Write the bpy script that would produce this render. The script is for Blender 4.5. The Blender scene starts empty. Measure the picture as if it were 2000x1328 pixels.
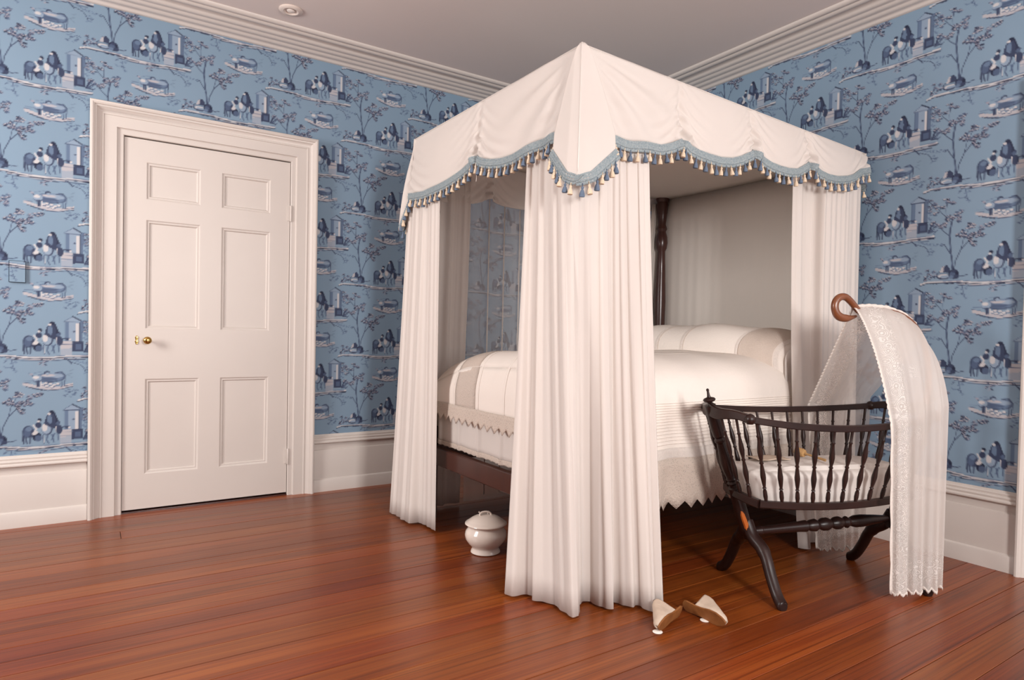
import bpy, bmesh, math, random
import numpy as np
from mathutils import Vector, Matrix, Euler

sc = bpy.context.scene
C = sc.collection
# ---------------------------------------------------------------- camera
CAM_H = 1.05
yaw, pitch, roll = math.radians(56.2106), -0.0212, 0.0212
F = Vector((math.cos(yaw), math.sin(yaw), 0)); R = Vector((math.sin(yaw), -math.cos(yaw), 0)); U = Vector((0, 0, 1))
F2 = F*math.cos(pitch)+U*math.sin(pitch); U2 = U*math.cos(pitch)-F*math.sin(pitch)
cr, sr = math.cos(roll), math.sin(roll)
cx_, up_ = R*cr+U2*sr, U2*cr-R*sr
cam = bpy.data.objects.new('camera', bpy.data.cameras.new('camera')); C.objects.link(cam)
cam.matrix_world = Matrix(((cx_.x, up_.x, -F2.x, 0), (cx_.y, up_.y, -F2.y, 0), (cx_.z, up_.z, -F2.z, CAM_H), (0, 0, 0, 1)))
cam.data.sensor_width = 36; cam.data.lens = 36*1256.81/2000
cam.data.shift_x = -18.0/2000; cam.data.shift_y = 13.48/2000; cam.data.clip_start = .05
sc.camera = cam
# ---------------------------------------------------------------- world, lights, exposure
W = bpy.data.worlds.new('world'); sc.world = W; W.use_nodes = True
W.node_tree.nodes['Background'].inputs[0].default_value = (.55, .6, .7, 1); W.node_tree.nodes['Background'].inputs[1].default_value = .3
def area(name, loc, aim, sx, sy, power, col):
    l = bpy.data.lights.new(name, 'AREA'); l.shape = 'RECTANGLE'; l.size = sx; l.size_y = sy; l.energy = power; l.color = col
    o = bpy.data.objects.new(name, l); C.objects.link(o); o.location = loc
    o.rotation_euler = (Vector(aim)-Vector(loc)).to_track_quat('-Z', 'Y').to_euler(); return o
XL, XR, YF, YB, ZC = -2.3, 3.526, -2.0, 4.1728, 2.819      # room
area('strobe_side', (XL+.1, 2.75, 1.85), (XL+3, 2.5, 1.35), .9, 1.15, 100, (1, .962, .932))  # stands in for a strobe on the left; its window is added
area('strobe_front', (.9, YF+.1, 1.75), (1.3, YF+3, 1.3), .62, .85, 122, (1, .968, .946))  # stands in for a strobe behind the camera; its window is added
area('fill_lamp_front', (2.7, YF+.1, 1.75), (2.6, YF+3, 1.4), 1.0, 1.3, 32, (1, .968, .946))  # fill lamp added to brighten the inside of the bed
sc.view_settings.view_transform = 'Standard'; sc.view_settings.look = 'None'
sc.view_settings.gamma = 1; sc.view_settings.use_curve_mapping = False; sc.view_settings.exposure = 0.02
sc.cycles.max_bounces = 7; sc.cycles.diffuse_bounces = 4; sc.cycles.glossy_bounces = 3; sc.cycles.transmission_bounces = 3; sc.cycles.transparent_max_bounces = 8

# ---------------------------------------------------------------- helpers
def lin(c): return tuple((x/12.92 if x <= .04045 else ((x+.055)/1.055)**2.4) for x in [v/255 for v in c])
class MB:
    def __init__(s): s.v = []; s.f = []
    def add(s, vs, fs):
        b = len(s.v); s.v += [tuple(p) for p in vs]; s.f += [tuple(b+i for i in f) for f in fs]; return s
    def box(s, x0, x1, y0, y1, z0, z1):
        return s.add([(x, y, z) for x in (x0, x1) for y in (y0, y1) for z in (z0, z1)],
                     [(0, 1, 3, 2), (4, 6, 7, 5), (0, 4, 5, 1), (2, 3, 7, 6), (0, 2, 6, 4), (1, 5, 7, 3)])
    def cbox(s, x0, x1, y0, y1, z0, z1, c=.004):
        """box with chamfered edges"""
        xs, ys, zs = (x0, x1), (y0, y1), (z0, z1); V = []; idx = {}
        for i in (0, 1):
            for j in (0, 1):
                for k in (0, 1):
                    p = (xs[i], ys[j], zs[k]); sg = (1-2*i, 1-2*j, 1-2*k)
                    for a in range(3):
                        q = list(p)
                        for b in range(3):
                            if b != a: q[b] += sg[b]*c
                        idx[(i, j, k, a)] = len(V); V.append(q)
        Fs = []
        for a in range(3):
            b, d = [(1, 2), (2, 0), (0, 1)][a]
            for sgn in (0, 1):
                def key(p, q):
                    t = [0, 0, 0]; t[a] = sgn; t[b] = p; t[d] = q; return idx[tuple(t)+(a,)]
                f = [key(0, 0), key(1, 0), key(1, 1), key(0, 1)]; Fs.append(f if sgn else f[::-1])
        for a in range(3):
            b, d = [(1, 2), (2, 0), (0, 1)][a]
            for p in (0, 1):
                for q in (0, 1):
                    def key(e, t_):
                        t = [0, 0, 0]; t[a] = e; t[b] = p; t[d] = q; return idx[tuple(t)+(t_,)]
                    f = [key(0, b), key(1, b), key(1, d), key(0, d)]; Fs.append(f if (p != q) else f[::-1])
        for i in (0, 1):
            for j in (0, 1):
                for k in (0, 1): 
                    f = [idx[(i, j, k, a)] for a in range(3)]; Fs.append(f if (i+j+k) % 2 else f[::-1])
        return s.add(V, Fs)
    def rings(s, rings, close=True, cap=True):
        n = len(rings[0]); vs = [p for r in rings for p in r]; fs = []
        for i in range(len(rings)-1):
            for j in range(n if close else n-1):
                k = (j+1) % n; fs.append((i*n+j, i*n+k, (i+1)*n+k, (i+1)*n+j))
        if cap: fs.append(tuple(range(n))[::-1]); fs.append(tuple(range((len(rings)-1)*n, len(rings)*n)))
        return s.add(vs, fs)
    def lathe(s, prof, c=(0, 0, 0), seg=20, axis=None):
        """prof: (r, h) along axis from c"""
        az = Vector(axis).normalized() if axis else Vector((0, 0, 1))
        ax = az.orthogonal().normalized() if axis else Vector((1, 0, 0)); ay = az.cross(ax); c = Vector(c)
        return s.rings([[c+az*h+(ax*math.cos(t)+ay*math.sin(t))*max(r, 1e-4) for t in [2*math.pi*k/seg for k in range(seg)]] for r, h in prof])
    def tube(s, pts, rad, seg=10, flat=1.0, up=None):
        pts = [Vector(p) for p in pts]; rs = rad if hasattr(rad, '__len__') else [rad]*len(pts); rings = []
        n0 = None
        for i, p in enumerate(pts):
            t = (pts[min(i+1, len(pts)-1)]-pts[max(i-1, 0)]).normalized()
            if up is not None: a = (Vector(up)-t*t.dot(Vector(up))).normalized()
            else:
                a = (n0-t*t.dot(n0)).normalized() if n0 is not None else t.orthogonal().normalized()
            n0 = a; b = t.cross(a)
            rings.append([p+(a*math.cos(q)*flat+b*math.sin(q))*rs[i] for q in [2*math.pi*k/seg for k in range(seg)]])
        return s.rings(rings)
    def bar(s, pts, w, h, up=(0, 0, 1), c=.2):
        """swept rectangular bar with eased edges; w, h numbers or lists"""
        pts = [Vector(p) for p in pts]; ws = w if hasattr(w, '__len__') else [w]*len(pts); hs = h if hasattr(h, '__len__') else [h]*len(pts); rings = []
        for i, p in enumerate(pts):
            t = (pts[min(i+1, len(pts)-1)]-pts[max(i-1, 0)]).normalized(); b = t.cross(Vector(up)).normalized(); a = b.cross(t)
            x, y = ws[i]/2, hs[i]/2; q = min(x, y)*c*1.6
            rings.append([p+b*m+a*n for m, n in ((x, y-q), (x-q, y), (-x+q, y), (-x, y-q), (-x, -y+q), (-x+q, -y), (x-q, -y), (x, -y+q))])
        return s.rings(rings)
    def grid(s, P):
        n, m = len(P), len(P[0]); return s.add([p for r in P for p in r], [(i*m+j, i*m+j+1, (i+1)*m+j+1, (i+1)*m+j) for i in range(n-1) for j in range(m-1)])
    def strip(s, prof, a, b, f):
        """extrude a 2-D profile between stations a, b; f(station, p) -> xyz"""
        return s.add([f(a, p) for p in prof]+[f(b, p) for p in prof], [(i, i+1, len(prof)+i+1, len(prof)+i) for i in range(len(prof)-1)])
    def mesh(s, name, mat, smooth=40):
        me = bpy.data.meshes.new(name); me.from_pydata(s.v, [], s.f); me.materials.append(mat)
        bm = bmesh.new(); bm.from_mesh(me); bmesh.ops.recalc_face_normals(bm, faces=bm.faces); bm.to_mesh(me); bm.free()
        if smooth: me.shade_smooth(); me.set_sharp_from_angle(angle=math.radians(smooth))
        return me
    def build(s, name, mat, parent=None, smooth=40, loc=None, thick=0):
        o = bpy.data.objects.new(name, s.mesh(name, mat, smooth)); C.objects.link(o)
        if parent: o.parent = parent
        if loc: o.location = loc
        if thick:
            m = o.modifiers.new('thickness', 'SOLIDIFY'); m.thickness = thick; m.offset = 0
        return o
def link(name, me, parent=None, loc=(0, 0, 0), rot=None, scale=None):
    o = bpy.data.objects.new(name, me); C.objects.link(o); o.parent = parent; o.location = loc
    if rot: o.rotation_euler = rot
    if scale: o.scale = scale
    return o
def tag(o, label, cat, group=None, kind=None):
    o['label'] = label; o['category'] = cat
    if group: o['group'] = group
    if kind: o['kind'] = kind
    return o
def empty(name, loc=(0, 0, 0), rz=0):
    o = bpy.data.objects.new(name, None); C.objects.link(o); o.location = loc; o.rotation_euler = (0, 0, rz); o.empty_display_size = .1; return o
def interp(pts, x): return float(np.interp(x, [p[0] for p in pts], [p[1] for p in pts]))
def spline(P, n):
    """Catmull-Rom through P, n samples"""
    P = [np.array(p, float) for p in P]; Q = [2*P[0]-P[1]]+P+[2*P[-1]-P[-2]]; out = []
    for i in range(n):
        t = i/(n-1)*(len(P)-1); k = min(int(t), len(P)-2); t -= k; a, b, c, d = Q[k:k+4]
        out.append(.5*(2*b+(c-a)*t+(2*a-5*b+4*c-d)*t*t+(3*b-a-3*c+d)*t**3))
    return out
def resample(P, n):
    P = np.array(P, float); d = np.r_[0, np.cumsum(np.hypot(*np.diff(P, axis=0).T))]; t = np.linspace(0, d[-1], n)
    return np.stack([np.interp(t, d, P[:, i]) for i in range(P.shape[1])], 1)
def smooth_path(P, k):
    Q = np.array(P, float)
    for _ in range(k):
        Q[1:-1] = (Q[:-2]+2*Q[1:-1]+Q[2:])/4
    return Q

# ---------------------------------------------------------------- materials (all node based)
def mat(name, col, rough=.6, spec=.5, noise=0.0, nscale=8, bump=0.0, bscale=60, stretch=(1, 1, 1), metal=0, coat=0, sheen=0, trans=0, weave=0, col2=None):
    m = bpy.data.materials.new(name); m.use_nodes = True; nt = m.node_tree; N = nt.nodes; L = nt.links; b = N['Principled BSDF']
    b.inputs['Roughness'].default_value = rough; b.inputs['Specular IOR Level'].default_value = spec; b.inputs['Metallic'].default_value = metal
    b.inputs['Coat Weight'].default_value = coat; b.inputs['Coat Roughness'].default_value = .2; b.inputs['Sheen Weight'].default_value = sheen
    c1 = lin(col)+(1,); c2 = lin(col2)+(1,) if col2 else tuple(x*.72 for x in c1[:3])+(1,)
    tc = N.new('ShaderNodeTexCoord'); mp = N.new('ShaderNodeMapping'); mp.inputs['Scale'].default_value = stretch; L.new(tc.outputs['Object'], mp.inputs[0])
    n1 = N.new('ShaderNodeTexNoise'); n1.inputs['Scale'].default_value = nscale; n1.inputs['Detail'].default_value = 5; L.new(mp.outputs[0], n1.inputs['Vector'])
    mx = N.new('ShaderNodeMix'); mx.data_type = 'RGBA'; mx.inputs[6].default_value = c1; mx.inputs[7].default_value = c2
    mr = N.new('ShaderNodeMapRange'); mr.inputs[1].default_value = .35; mr.inputs[2].default_value = .75; mr.inputs[4].default_value = noise
    L.new(n1.outputs[0], mr.inputs[0]); L.new(mr.outputs[0], mx.inputs[0]); L.new(mx.outputs[2], b.inputs['Base Color'])
    if bump or weave:
        n2 = N.new('ShaderNodeTexNoise'); n2.inputs['Scale'].default_value = bscale; n2.inputs['Detail'].default_value = 4; L.new(mp.outputs[0], n2.inputs['Vector'])
        bp = N.new('ShaderNodeBump'); bp.inputs['Strength'].default_value = bump or .15; bp.inputs['Distance'].default_value = .004; L.new(n2.outputs[0], bp.inputs['Height']); L.new(bp.outputs[0], b.inputs['Normal'])
    if trans:
        out = N['Material Output']; tr = N.new('ShaderNodeBsdfTranslucent'); L.new(mx.outputs[2], tr.inputs['Color']); ms = N.new('ShaderNodeMixShader'); ms.inputs[0].default_value = trans
        L.new(b.outputs[0], ms.inputs[1]); L.new(tr.outputs[0], ms.inputs[2]); L.new(ms.outputs[0], out.inputs[0])
    return m
def lace_mat(name, col, open_, scale, kind='net', flower=None):
    """openwork cloth: threads opaque, holes see-through; uses UV (metres)"""
    m = bpy.data.materials.new(name); m.use_nodes = True; nt = m.node_tree; N = nt.nodes; L = nt.links; b = N['Principled BSDF']
    b.inputs['Base Color'].default_value = lin(col)+(1,); b.inputs['Roughness'].default_value = .85; b.inputs['Specular IOR Level'].default_value = .1
    tc = N.new('ShaderNodeTexCoord'); out = N['Material Output']; tp = N.new('ShaderNodeBsdfTransparent'); ms = N.new('ShaderNodeMixShader')
    tl = N.new('ShaderNodeBsdfTranslucent'); tl.inputs[0].default_value = lin(col)+(1,); mb = N.new('ShaderNodeMixShader'); mb.inputs[0].default_value = .35
    L.new(b.outputs[0], mb.inputs[1]); L.new(tl.outputs[0], mb.inputs[2])
    fac = None
    if kind == 'crochet':
        vo = N.new('ShaderNodeTexVoronoi'); vo.inputs['Scale'].default_value = scale; L.new(tc.outputs['UV'], vo.inputs['Vector'])
        mr = N.new('ShaderNodeMapRange'); mr.inputs[1].default_value = .12; mr.inputs[2].default_value = .3; mr.inputs[3].default_value = open_; mr.inputs[4].default_value = 1; L.new(vo.outputs[0], mr.inputs[0]); fac = mr.outputs[0]
        bp = N.new('ShaderNodeBump'); bp.inputs['Strength'].default_value = .6; bp.inputs['Distance'].default_value = .003; L.new(vo.outputs[0], bp.inputs['Height']); L.new(bp.outputs[0], b.inputs['Normal'])
    else:
        val = N.new('ShaderNodeValue'); val.outputs[0].default_value = open_; fac = val.outputs[0]
        if flower:
            at = N.new('ShaderNodeAttribute'); at.attribute_name = 'bloom'       # embroidered border weight
            vo = N.new('ShaderNodeTexVoronoi'); vo.inputs['Scale'].default_value = scale; L.new(tc.outputs['UV'], vo.inputs['Vector'])
            w1 = N.new('ShaderNodeMath'); w1.operation = 'MULTIPLY'; w1.inputs[1].default_value = 40; L.new(vo.outputs['Distance'], w1.inputs[0])
            sn = N.new('ShaderNodeMath'); sn.operation = 'SINE'; L.new(w1.outputs[0], sn.inputs[0])
            n1 = N.new('ShaderNodeTexNoise'); n1.inputs['Scale'].default_value = scale*3; n1.inputs['Detail'].default_value = 3; L.new(tc.outputs['UV'], n1.inputs['Vector'])
            ad = N.new('ShaderNodeMath'); ad.operation = 'MULTIPLY_ADD'; ad.inputs[1].default_value = .25; L.new(sn.outputs[0], ad.inputs[0]); L.new(n1.outputs[0], ad.inputs[2])
            mr = N.new('ShaderNodeMapRange'); mr.inputs[1].default_value = .5; mr.inputs[2].default_value = .68; L.new(ad.outputs[0], mr.inputs[0])
            ml = N.new('ShaderNodeMath'); ml.operation = 'MULTIPLY'; L.new(mr.outputs[0], ml.inputs[0]); L.new(at.outputs['Fac'], ml.inputs[1])
            mm = N.new('ShaderNodeMapRange'); mm.inputs[3].default_value = open_; mm.inputs[4].default_value = .98; L.new(ml.outputs[0], mm.inputs[0]); fac = mm.outputs[0]
            cm_ = N.new('ShaderNodeMix'); cm_.data_type = 'RGBA'; cm_.inputs[6].default_value = lin((230, 222, 216))+(1,); cm_.inputs[7].default_value = lin((252, 247, 242))+(1,); L.new(ml.outputs[0], cm_.inputs[0]); L.new(cm_.outputs[2], b.inputs['Base Color'])
            bp = N.new('ShaderNodeBump'); bp.inputs['Strength'].default_value = .5; bp.inputs['Distance'].default_value = .003; L.new(ml.outputs[0], bp.inputs['Height']); L.new(bp.outputs[0], b.inputs['Normal'])
    L.new(fac, ms.inputs[0]); L.new(tp.outputs[0], ms.inputs[1]); L.new(mb.outputs[0], ms.inputs[2]); L.new(ms.outputs[0], out.inputs[0])
    return m
def plank_mat():
    m = bpy.data.materials.new('pine_floor'); m.use_nodes = True; nt = m.node_tree; N = nt.nodes; L = nt.links; b = N['Principled BSDF']
    tc = N.new('ShaderNodeTexCoord'); oi = N.new('ShaderNodeObjectInfo'); ad = N.new('ShaderNodeVectorMath'); ad.operation = 'MULTIPLY_ADD'
    cb = N.new('ShaderNodeCombineXYZ'); 
    for i in range(3): L.new(oi.outputs['Random'], cb.inputs[i])
    ad.inputs[1].default_value = (37, 11, 5); L.new(cb.outputs[0], ad.inputs[0]); L.new(tc.outputs['Object'], ad.inputs[2])
    mp = N.new('ShaderNodeMapping'); mp.inputs['Scale'].default_value = (.7, 48, 48); L.new(ad.outputs[0], mp.inputs[0])
    n1 = N.new('ShaderNodeTexNoise'); n1.inputs['Scale'].default_value = 1.6; n1.inputs['Detail'].default_value = 7; n1.inputs['Roughness'].default_value = .62; L.new(mp.outputs[0], n1.inputs['Vector'])
    mp2 = N.new('ShaderNodeMapping'); mp2.inputs['Scale'].default_value = (.5, 7, 7); L.new(ad.outputs[0], mp2.inputs[0])
    wv = N.new('ShaderNodeTexNoise'); wv.inputs['Scale'].default_value = 1.2; wv.inputs['Detail'].default_value = 3; wv.inputs['Distortion'].default_value = 1.5; L.new(mp2.outputs[0], wv.inputs['Vector'])
    rp = N.new('ShaderNodeValToRGB'); e = rp.color_ramp.elements; e[0].position = .27; e[0].color = lin(FLOOR[0])+(1,); e[1].position = .75; e[1].color = lin(FLOOR[2])+(1,)
    q = rp.color_ramp.elements.new(.5); q.color = lin(FLOOR[1])+(1,)
    mi = N.new('ShaderNodeMath'); mi.operation = 'MULTIPLY_ADD'; mi.inputs[1].default_value = .5; L.new(n1.outputs[0], mi.inputs[0])
    m2 = N.new('ShaderNodeMath'); m2.operation = 'MULTIPLY'; m2.inputs[1].default_value = .5; L.new(wv.outputs[0], m2.inputs[0]); L.new(m2.outputs[0], mi.inputs[2]); L.new(mi.outputs[0], rp.inputs[0])
    mp3 = N.new('ShaderNodeMapping'); mp3.inputs['Scale'].default_value = (.5, 130, 130); L.new(ad.outputs[0], mp3.inputs[0])
    n3 = N.new('ShaderNodeTexNoise'); n3.inputs['Scale'].default_value = 1.0; n3.inputs['Detail'].default_value = 2; L.new(mp3.outputs[0], n3.inputs['Vector'])
    gr = N.new('ShaderNodeMapRange'); gr.inputs[1].default_value = .53; gr.inputs[2].default_value = .68; gr.inputs[3].default_value = 1; gr.inputs[4].default_value = .62; L.new(n3.outputs[0], gr.inputs[0])
    gm = N.new('ShaderNodeMix'); gm.data_type = 'RGBA'; gm.blend_type = 'MULTIPLY'; gm.inputs[0].default_value = 1; L.new(rp.outputs[0], gm.inputs[6]); L.new(gr.outputs[0], gm.inputs[7])
    hs = N.new('ShaderNodeHueSaturation'); mh = N.new('ShaderNodeMapRange'); mh.inputs[3].default_value = .4955; mh.inputs[4].default_value = .5045; w5 = N.new('ShaderNodeMath'); w5.operation = 'FRACT'; w6 = N.new('ShaderNodeMath'); w6.operation = 'MULTIPLY'; w6.inputs[1].default_value = 7.3; L.new(oi.outputs['Random'], w6.inputs[0]); L.new(w6.outputs[0], w5.inputs[0]); L.new(w5.outputs[0], mh.inputs[0]); L.new(mh.outputs[0], hs.inputs['Hue']); mr = N.new('ShaderNodeMapRange'); mr.inputs[3].default_value = .8; mr.inputs[4].default_value = 1.14; L.new(oi.outputs['Random'], mr.inputs[0]); L.new(mr.outputs[0], hs.inputs['Value'])
    L.new(gm.outputs[2], hs.inputs['Color']); L.new(hs.outputs[0], b.inputs['Base Color'])
    b.inputs['Roughness'].default_value = .33; b.inputs['Specular IOR Level'].default_value = .42; b.inputs['Coat Weight'].default_value = .12; b.inputs['Coat Roughness'].default_value = .22
    bp = N.new('ShaderNodeBump'); bp.inputs['Strength'].default_value = .12; bp.inputs['Distance'].default_value = .003; L.new(n1.outputs[0], bp.inputs['Height']); L.new(bp.outputs[0], b.inputs['Normal'])
    return m
FLOOR = [(82, 33, 10), (128, 60, 20), (156, 86, 34)]
WHITE = (226, 208, 199)
M = dict(
    paint=mat('white_paint', (211, 202, 195), .42, .4, .10, 3), ceiling=mat('ceiling_plaster', (224, 213, 208), .9, .2, .06, 2),
    plain=mat('plain_wall', (170, 178, 188), .9, .2, .05, 3), pine=plank_mat(), subfloor=mat('subfloor_dark', (24, 14, 10), .9),
    linen=mat('bed_linen', (243, 235, 229), .88, .15, .06, 5, trans=.34), muslin=mat('muslin', (244, 236, 228), .9, .1, .05, 5, trans=.3),
    spread=mat('cotton_spread', (240, 230, 221), .9, .1, .07, 9, .25, 90), seam=mat('hem_seam', (236, 226, 219), .9, .1),
    braid=mat('blue_braid', (138, 151, 157), .9, .1, .8, 150, .8, 260, col2=(178, 184, 184)), tasselb=mat('blue_thread', (108, 122, 142), .85, .1, .5, 200, .5, 300), tasselc=mat('cream_thread', (230, 208, 182), .85, .1, .4, 200, .5, 300),
    mahog=mat('mahogany', (70, 34, 26), .3, .5, .7, 6, .05, 30, (1, 1, .2), coat=.3, col2=(38, 18, 15)), cradle=mat('dark_walnut', (46, 27, 23), .36, .35, .6, 14, .05, 40, col2=(24, 14, 13)),
    swan=mat('carved_fruitwood', (128, 74, 44), .3, .5, .5, 12, .05, 60, coat=.3, col2=(86, 44, 24)), worn=mat('worn_bare_wood', (190, 100, 40), .6, .3, .5, 40),
    brass=mat('brass', (196, 160, 92), .22, .5, .2, 20, metal=1), pot=mat('glazed_ironstone', (236, 222, 210), .12, .5, .08, 6, coat=.5), iron=mat('dark_iron', (40, 34, 32), .5, .5),
    shoe=mat('tan_cloth', (200, 180, 162), .9, .1, .25, 30, .3, 160), sole=mat('tan_leather', (142, 90, 48), .6, .3, .7, 22, .15, 60, col2=(104, 60, 30)), lining=mat('dark_lining', (58, 44, 36), .9), paper=mat('white_tissue', (240, 234, 226), .9, .1),
    lace=lace_mat('lace_net', (242, 232, 224), .83, 24, 'net', True), lacefar=lace_mat('lace_net_far', (242, 232, 224), .6, 26, 'net', True), laceedge=mat('lace_edge', (242, 232, 224), .9, .1, .3, 90, .6, 160, trans=.2), sheer=lace_mat('sheer_gauze', (243, 237, 232), .42, 1),
    crochet=lace_mat('crochet_lace', (234, 220, 208), .6, 130, 'crochet'), crochet2=lace_mat('crochet_band', (233, 220, 209), .9, 160, 'crochet'), rattle=mat('boxwood', (186, 146, 98), .5, .4, .4, 30), plastic=mat('white_plastic', (226, 212, 202), .4, .5), glass=mat('added_window_pane', (220, 228, 235), .3),
)
# ---------------------------------------------------------------- wallpaper print (flat toile print, computed per vertex)
PW, PH = 468.0, 468.0          # repeat in mm, half drop
def z4(x, y): return ((x-980)*.39, (550-y)*.403)
def r2(x, y): return (-305+(x-340)*.517, -141-((y-680)+.09*(x-340))*.577)
BGC = (126, 149, 169)
INK = {'d': (40, 46, 68), 'n': (56, 65, 90), 'm': (78, 93, 120), 'b': (98, 117, 143), 'l': (136, 154, 174),
       'w': (194, 192, 194), 'p': (150, 149, 162), 'g': (110, 130, 150), 'c': (176, 173, 178)}
def motif_shapes():
    S = []
    rng = random.Random(5)
    def line(pts, w, c, a=1.0): S.append(('line', pts, w, c, a))
    def ell(p, rx, ry, c, ang=0, a=1.0): S.append(('ell', p, rx, ry, ang, c, a))
    def poly(pts, c, a=1.0): S.append(('poly', pts, c, a))
    def leaf(p, n=7, r=11):
        for k in range(n):
            a = rng.uniform(0, 6.28); q = (p[0]+math.cos(a)*r*rng.uniform(.2, 1.3), p[1]+math.sin(a)*r*rng.uniform(.2, .9))
            ell(q, rng.uniform(5, 8), rng.uniform(2.8, 4.4), rng.choice('nmdn'), rng.uniform(-.9, .9))
            if k % 3 != 2: ell((q[0]+1, q[1]+1.5), rng.uniform(4, 6.5), rng.uniform(1.9, 2.8), rng.choice('pccp'), rng.uniform(-.7, .7))
    def spray(p, n, dx, dy, c='m'):
        for k in range(n):
            ell((p[0]+rng.uniform(-dx, dx), p[1]+rng.uniform(-dy, dy)), rng.uniform(4, 7), 1.9, c, rng.uniform(-.8, .8))
    # ground strip
    up = [r2(60, 822), r2(130, 800), r2(230, 792), z4(0, 1046), z4(130, 1050), z4(260, 1052), z4(420, 1070), z4(560, 1078), z4(760, 1075), z4(900, 1062), z4(1110, 1058), z4(1180, 1050)]
    lo = [(x, y-9) for x, y in up]
    poly(up+lo[::-1], 'w', .95)
    line([(x+3*math.sin(x*.2), y-1+2*math.sin(x*.13)) for x, y in lo], 3.4, 'd')
    line([(x, y-20+3*math.sin(x*.1)) for x, y in up[5:11]], 3.0, 'n'); line([(x, y-14) for x, y in up[5:11]], 4.5, 'c')
    line([(x, y+2) for x, y in up[3:]], 2.2, 'm', .7)
    for k in range(16):
        x = rng.uniform(-420, 60); i = min(range(len(lo)), key=lambda i: abs(lo[i][0]-x))
        line([(x, lo[i][1]-2), (x+rng.uniform(10, 26), lo[i][1]-5)], 2.6, 'd')
        line([(x, up[i][1]-3), (x+rng.uniform(8, 20), up[i][1]-3)], 2.0, 'p')
    # hanging sprigs and roots
    line([z4(310, 1100), z4(325, 1180), z4(350, 1270)], 2.4, 'm')
    for p in ((260, 1135), (300, 1150), (370, 1150), (260, 1210), (330, 1220), (350, 1260)): spray(z4(*p), 3, 8, 5, rng.choice('mb'))
    for p in ((620, 1160), (670, 1150), (700, 1140), (660, 1185)): spray(z4(*p), 3, 9, 5, 'n'); spray(z4(*p), 2, 8, 5, 'p')
    line([z4(880, 1100), z4(960, 1150), z4(1060, 1185), z4(1100, 1230), z4(1120, 1290)], 2.6, 'n')
    line([z4(900, 1100), z4(960, 1170)], 4, 'n')
    for p in ((1000, 1130), (1060, 1150), (1120, 1165), (1180, 1175), (1240, 1180), (1130, 1230), (1160, 1260), (1120, 1290)): spray(z4(*p), 4, 13, 6, rng.choice('bbm'))
    # main tree
    T = [r2(340, 690), r2(331, 600), r2(320, 540), r2(311, 460), r2(305, 400), r2(310, 340), r2(325, 270)]
    line(T, 7.2, 'n'); line([(x-1.3, y) for x, y in T], 2.2, 'b')
    line([r2(302, 400), r2(255, 365), r2(215, 325), r2(170, 290)], 3.2, 'n')
    line([r2(325, 270), r2(350, 235), r2(385, 200)], 2.6, 'n'); line([r2(318, 290), r2(275, 245), r2(225, 200), r2(180, 150), r2(120, 110)], 2.6, 'n')
    line([r2(272, 240), r2(268, 180), r2(280, 95)], 2.2, 'n')
    line([r2(318, 555), r2(285, 510), r2(262, 475), r2(245, 485)], 3.4, 'n')
    S2 = [r2(350, 690), r2(365, 610), r2(405, 520), r2(455, 460), r2(510, 410)]
    line(S2, 3.6, 'n'); line([r2(405, 520), r2(425, 430), r2(470, 340), r2(480, 290)], 2.4, 'n')
    for p in ((120, 100), (135, 150), (165, 130), (185, 160), (120, 195), (175, 205), (265, 95), (290, 125), (325, 130), (245, 150), (395, 195), (360, 215), (380, 240), (375, 272), (330, 245), (295, 245), (280, 265),
              (150, 295), (180, 315), (230, 305), (265, 300), (245, 325), (480, 300), (500, 320), (465, 335), (380, 395), (400, 405), (425, 370), (455, 405), (480, 395), (505, 385), (560, 385), (585, 398), (565, 360),
              (580, 330), (620, 315), (655, 305), (500, 455), (515, 470), (470, 430), (435, 395), (540, 400)):
        leaf(r2(*p))
    # rocks, stump, bush
    ell(r2(265, 740), 36, 22, 'n'); ell(r2(268, 733), 31, 17, 'g'); ell(r2(262, 748), 25, 9, 'w'); ell(r2(275, 752), 22, 7, 'l')
    poly([r2(230, 718), r2(250, 668), r2(290, 652), r2(318, 680), r2(312, 715)], 'n'); poly([r2(228, 722), r2(248, 672), r2(268, 664), r2(262, 712)], 'c')
    ell(r2(350, 728), 23, 25, 'd'); ell(r2(340, 735), 14, 17, 'm'); ell(r2(352, 700), 12, 8, 'n'); ell(r2(375, 748), 12, 10, 'n'); ell(r2(330, 755), 11, 9, 'b')
    line([r2(385, 735), r2(420, 742), r2(465, 728)], 3.5, 'n')
    for p in ((120, 705), (135, 735), (110, 760), (175, 715), (180, 750), (150, 770), (90, 790)): leaf(r2(*p), 3, 8)
    # fountain: pier, pediment, troughs
    poly([z4(885, 880), z4(885, 615), z4(1045, 615), z4(1045, 880)], 'l'); poly([z4(885, 880), z4(885, 620), z4(930, 620), z4(930, 880)], 'b')
    poly([z4(1005, 880), z4(1005, 640), z4(1038, 640), z4(1038, 880)], 'w'); line([z4(1045, 880), z4(1045, 610)], 3.2, 'd'); line([z4(885, 880), z4(885, 620)], 2, 'm')
    poly([z4(1050, 880), z4(1050, 600), z4(1100, 590), z4(1085, 740), z4(1080, 880)], 'm', .75)
    poly([z4(872, 618), z4(975, 548), z4(1055, 600), z4(1050, 620)], 'l'); line([z4(968, 545), z4(1058, 598)], 5.5, 'd'); line([z4(872, 620), z4(1050, 622)], 2.4, 'n'); line([z4(872, 612), z4(965, 550)], 2, 'm')
    ell(z4(985, 745), 5, 4, 'n')
    poly([z4(830, 1055), z4(835, 875), z4(962, 870), z4(962, 1055)], 'c'); line([z4(840, 915), z4(960, 912)], 2, 'm'); line([z4(835, 960), z4(955, 960)], 1.6, 'b'); poly([z4(830, 1055), z4(830, 980), z4(960, 960), z4(962, 1055)], 'l', .6)
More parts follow.
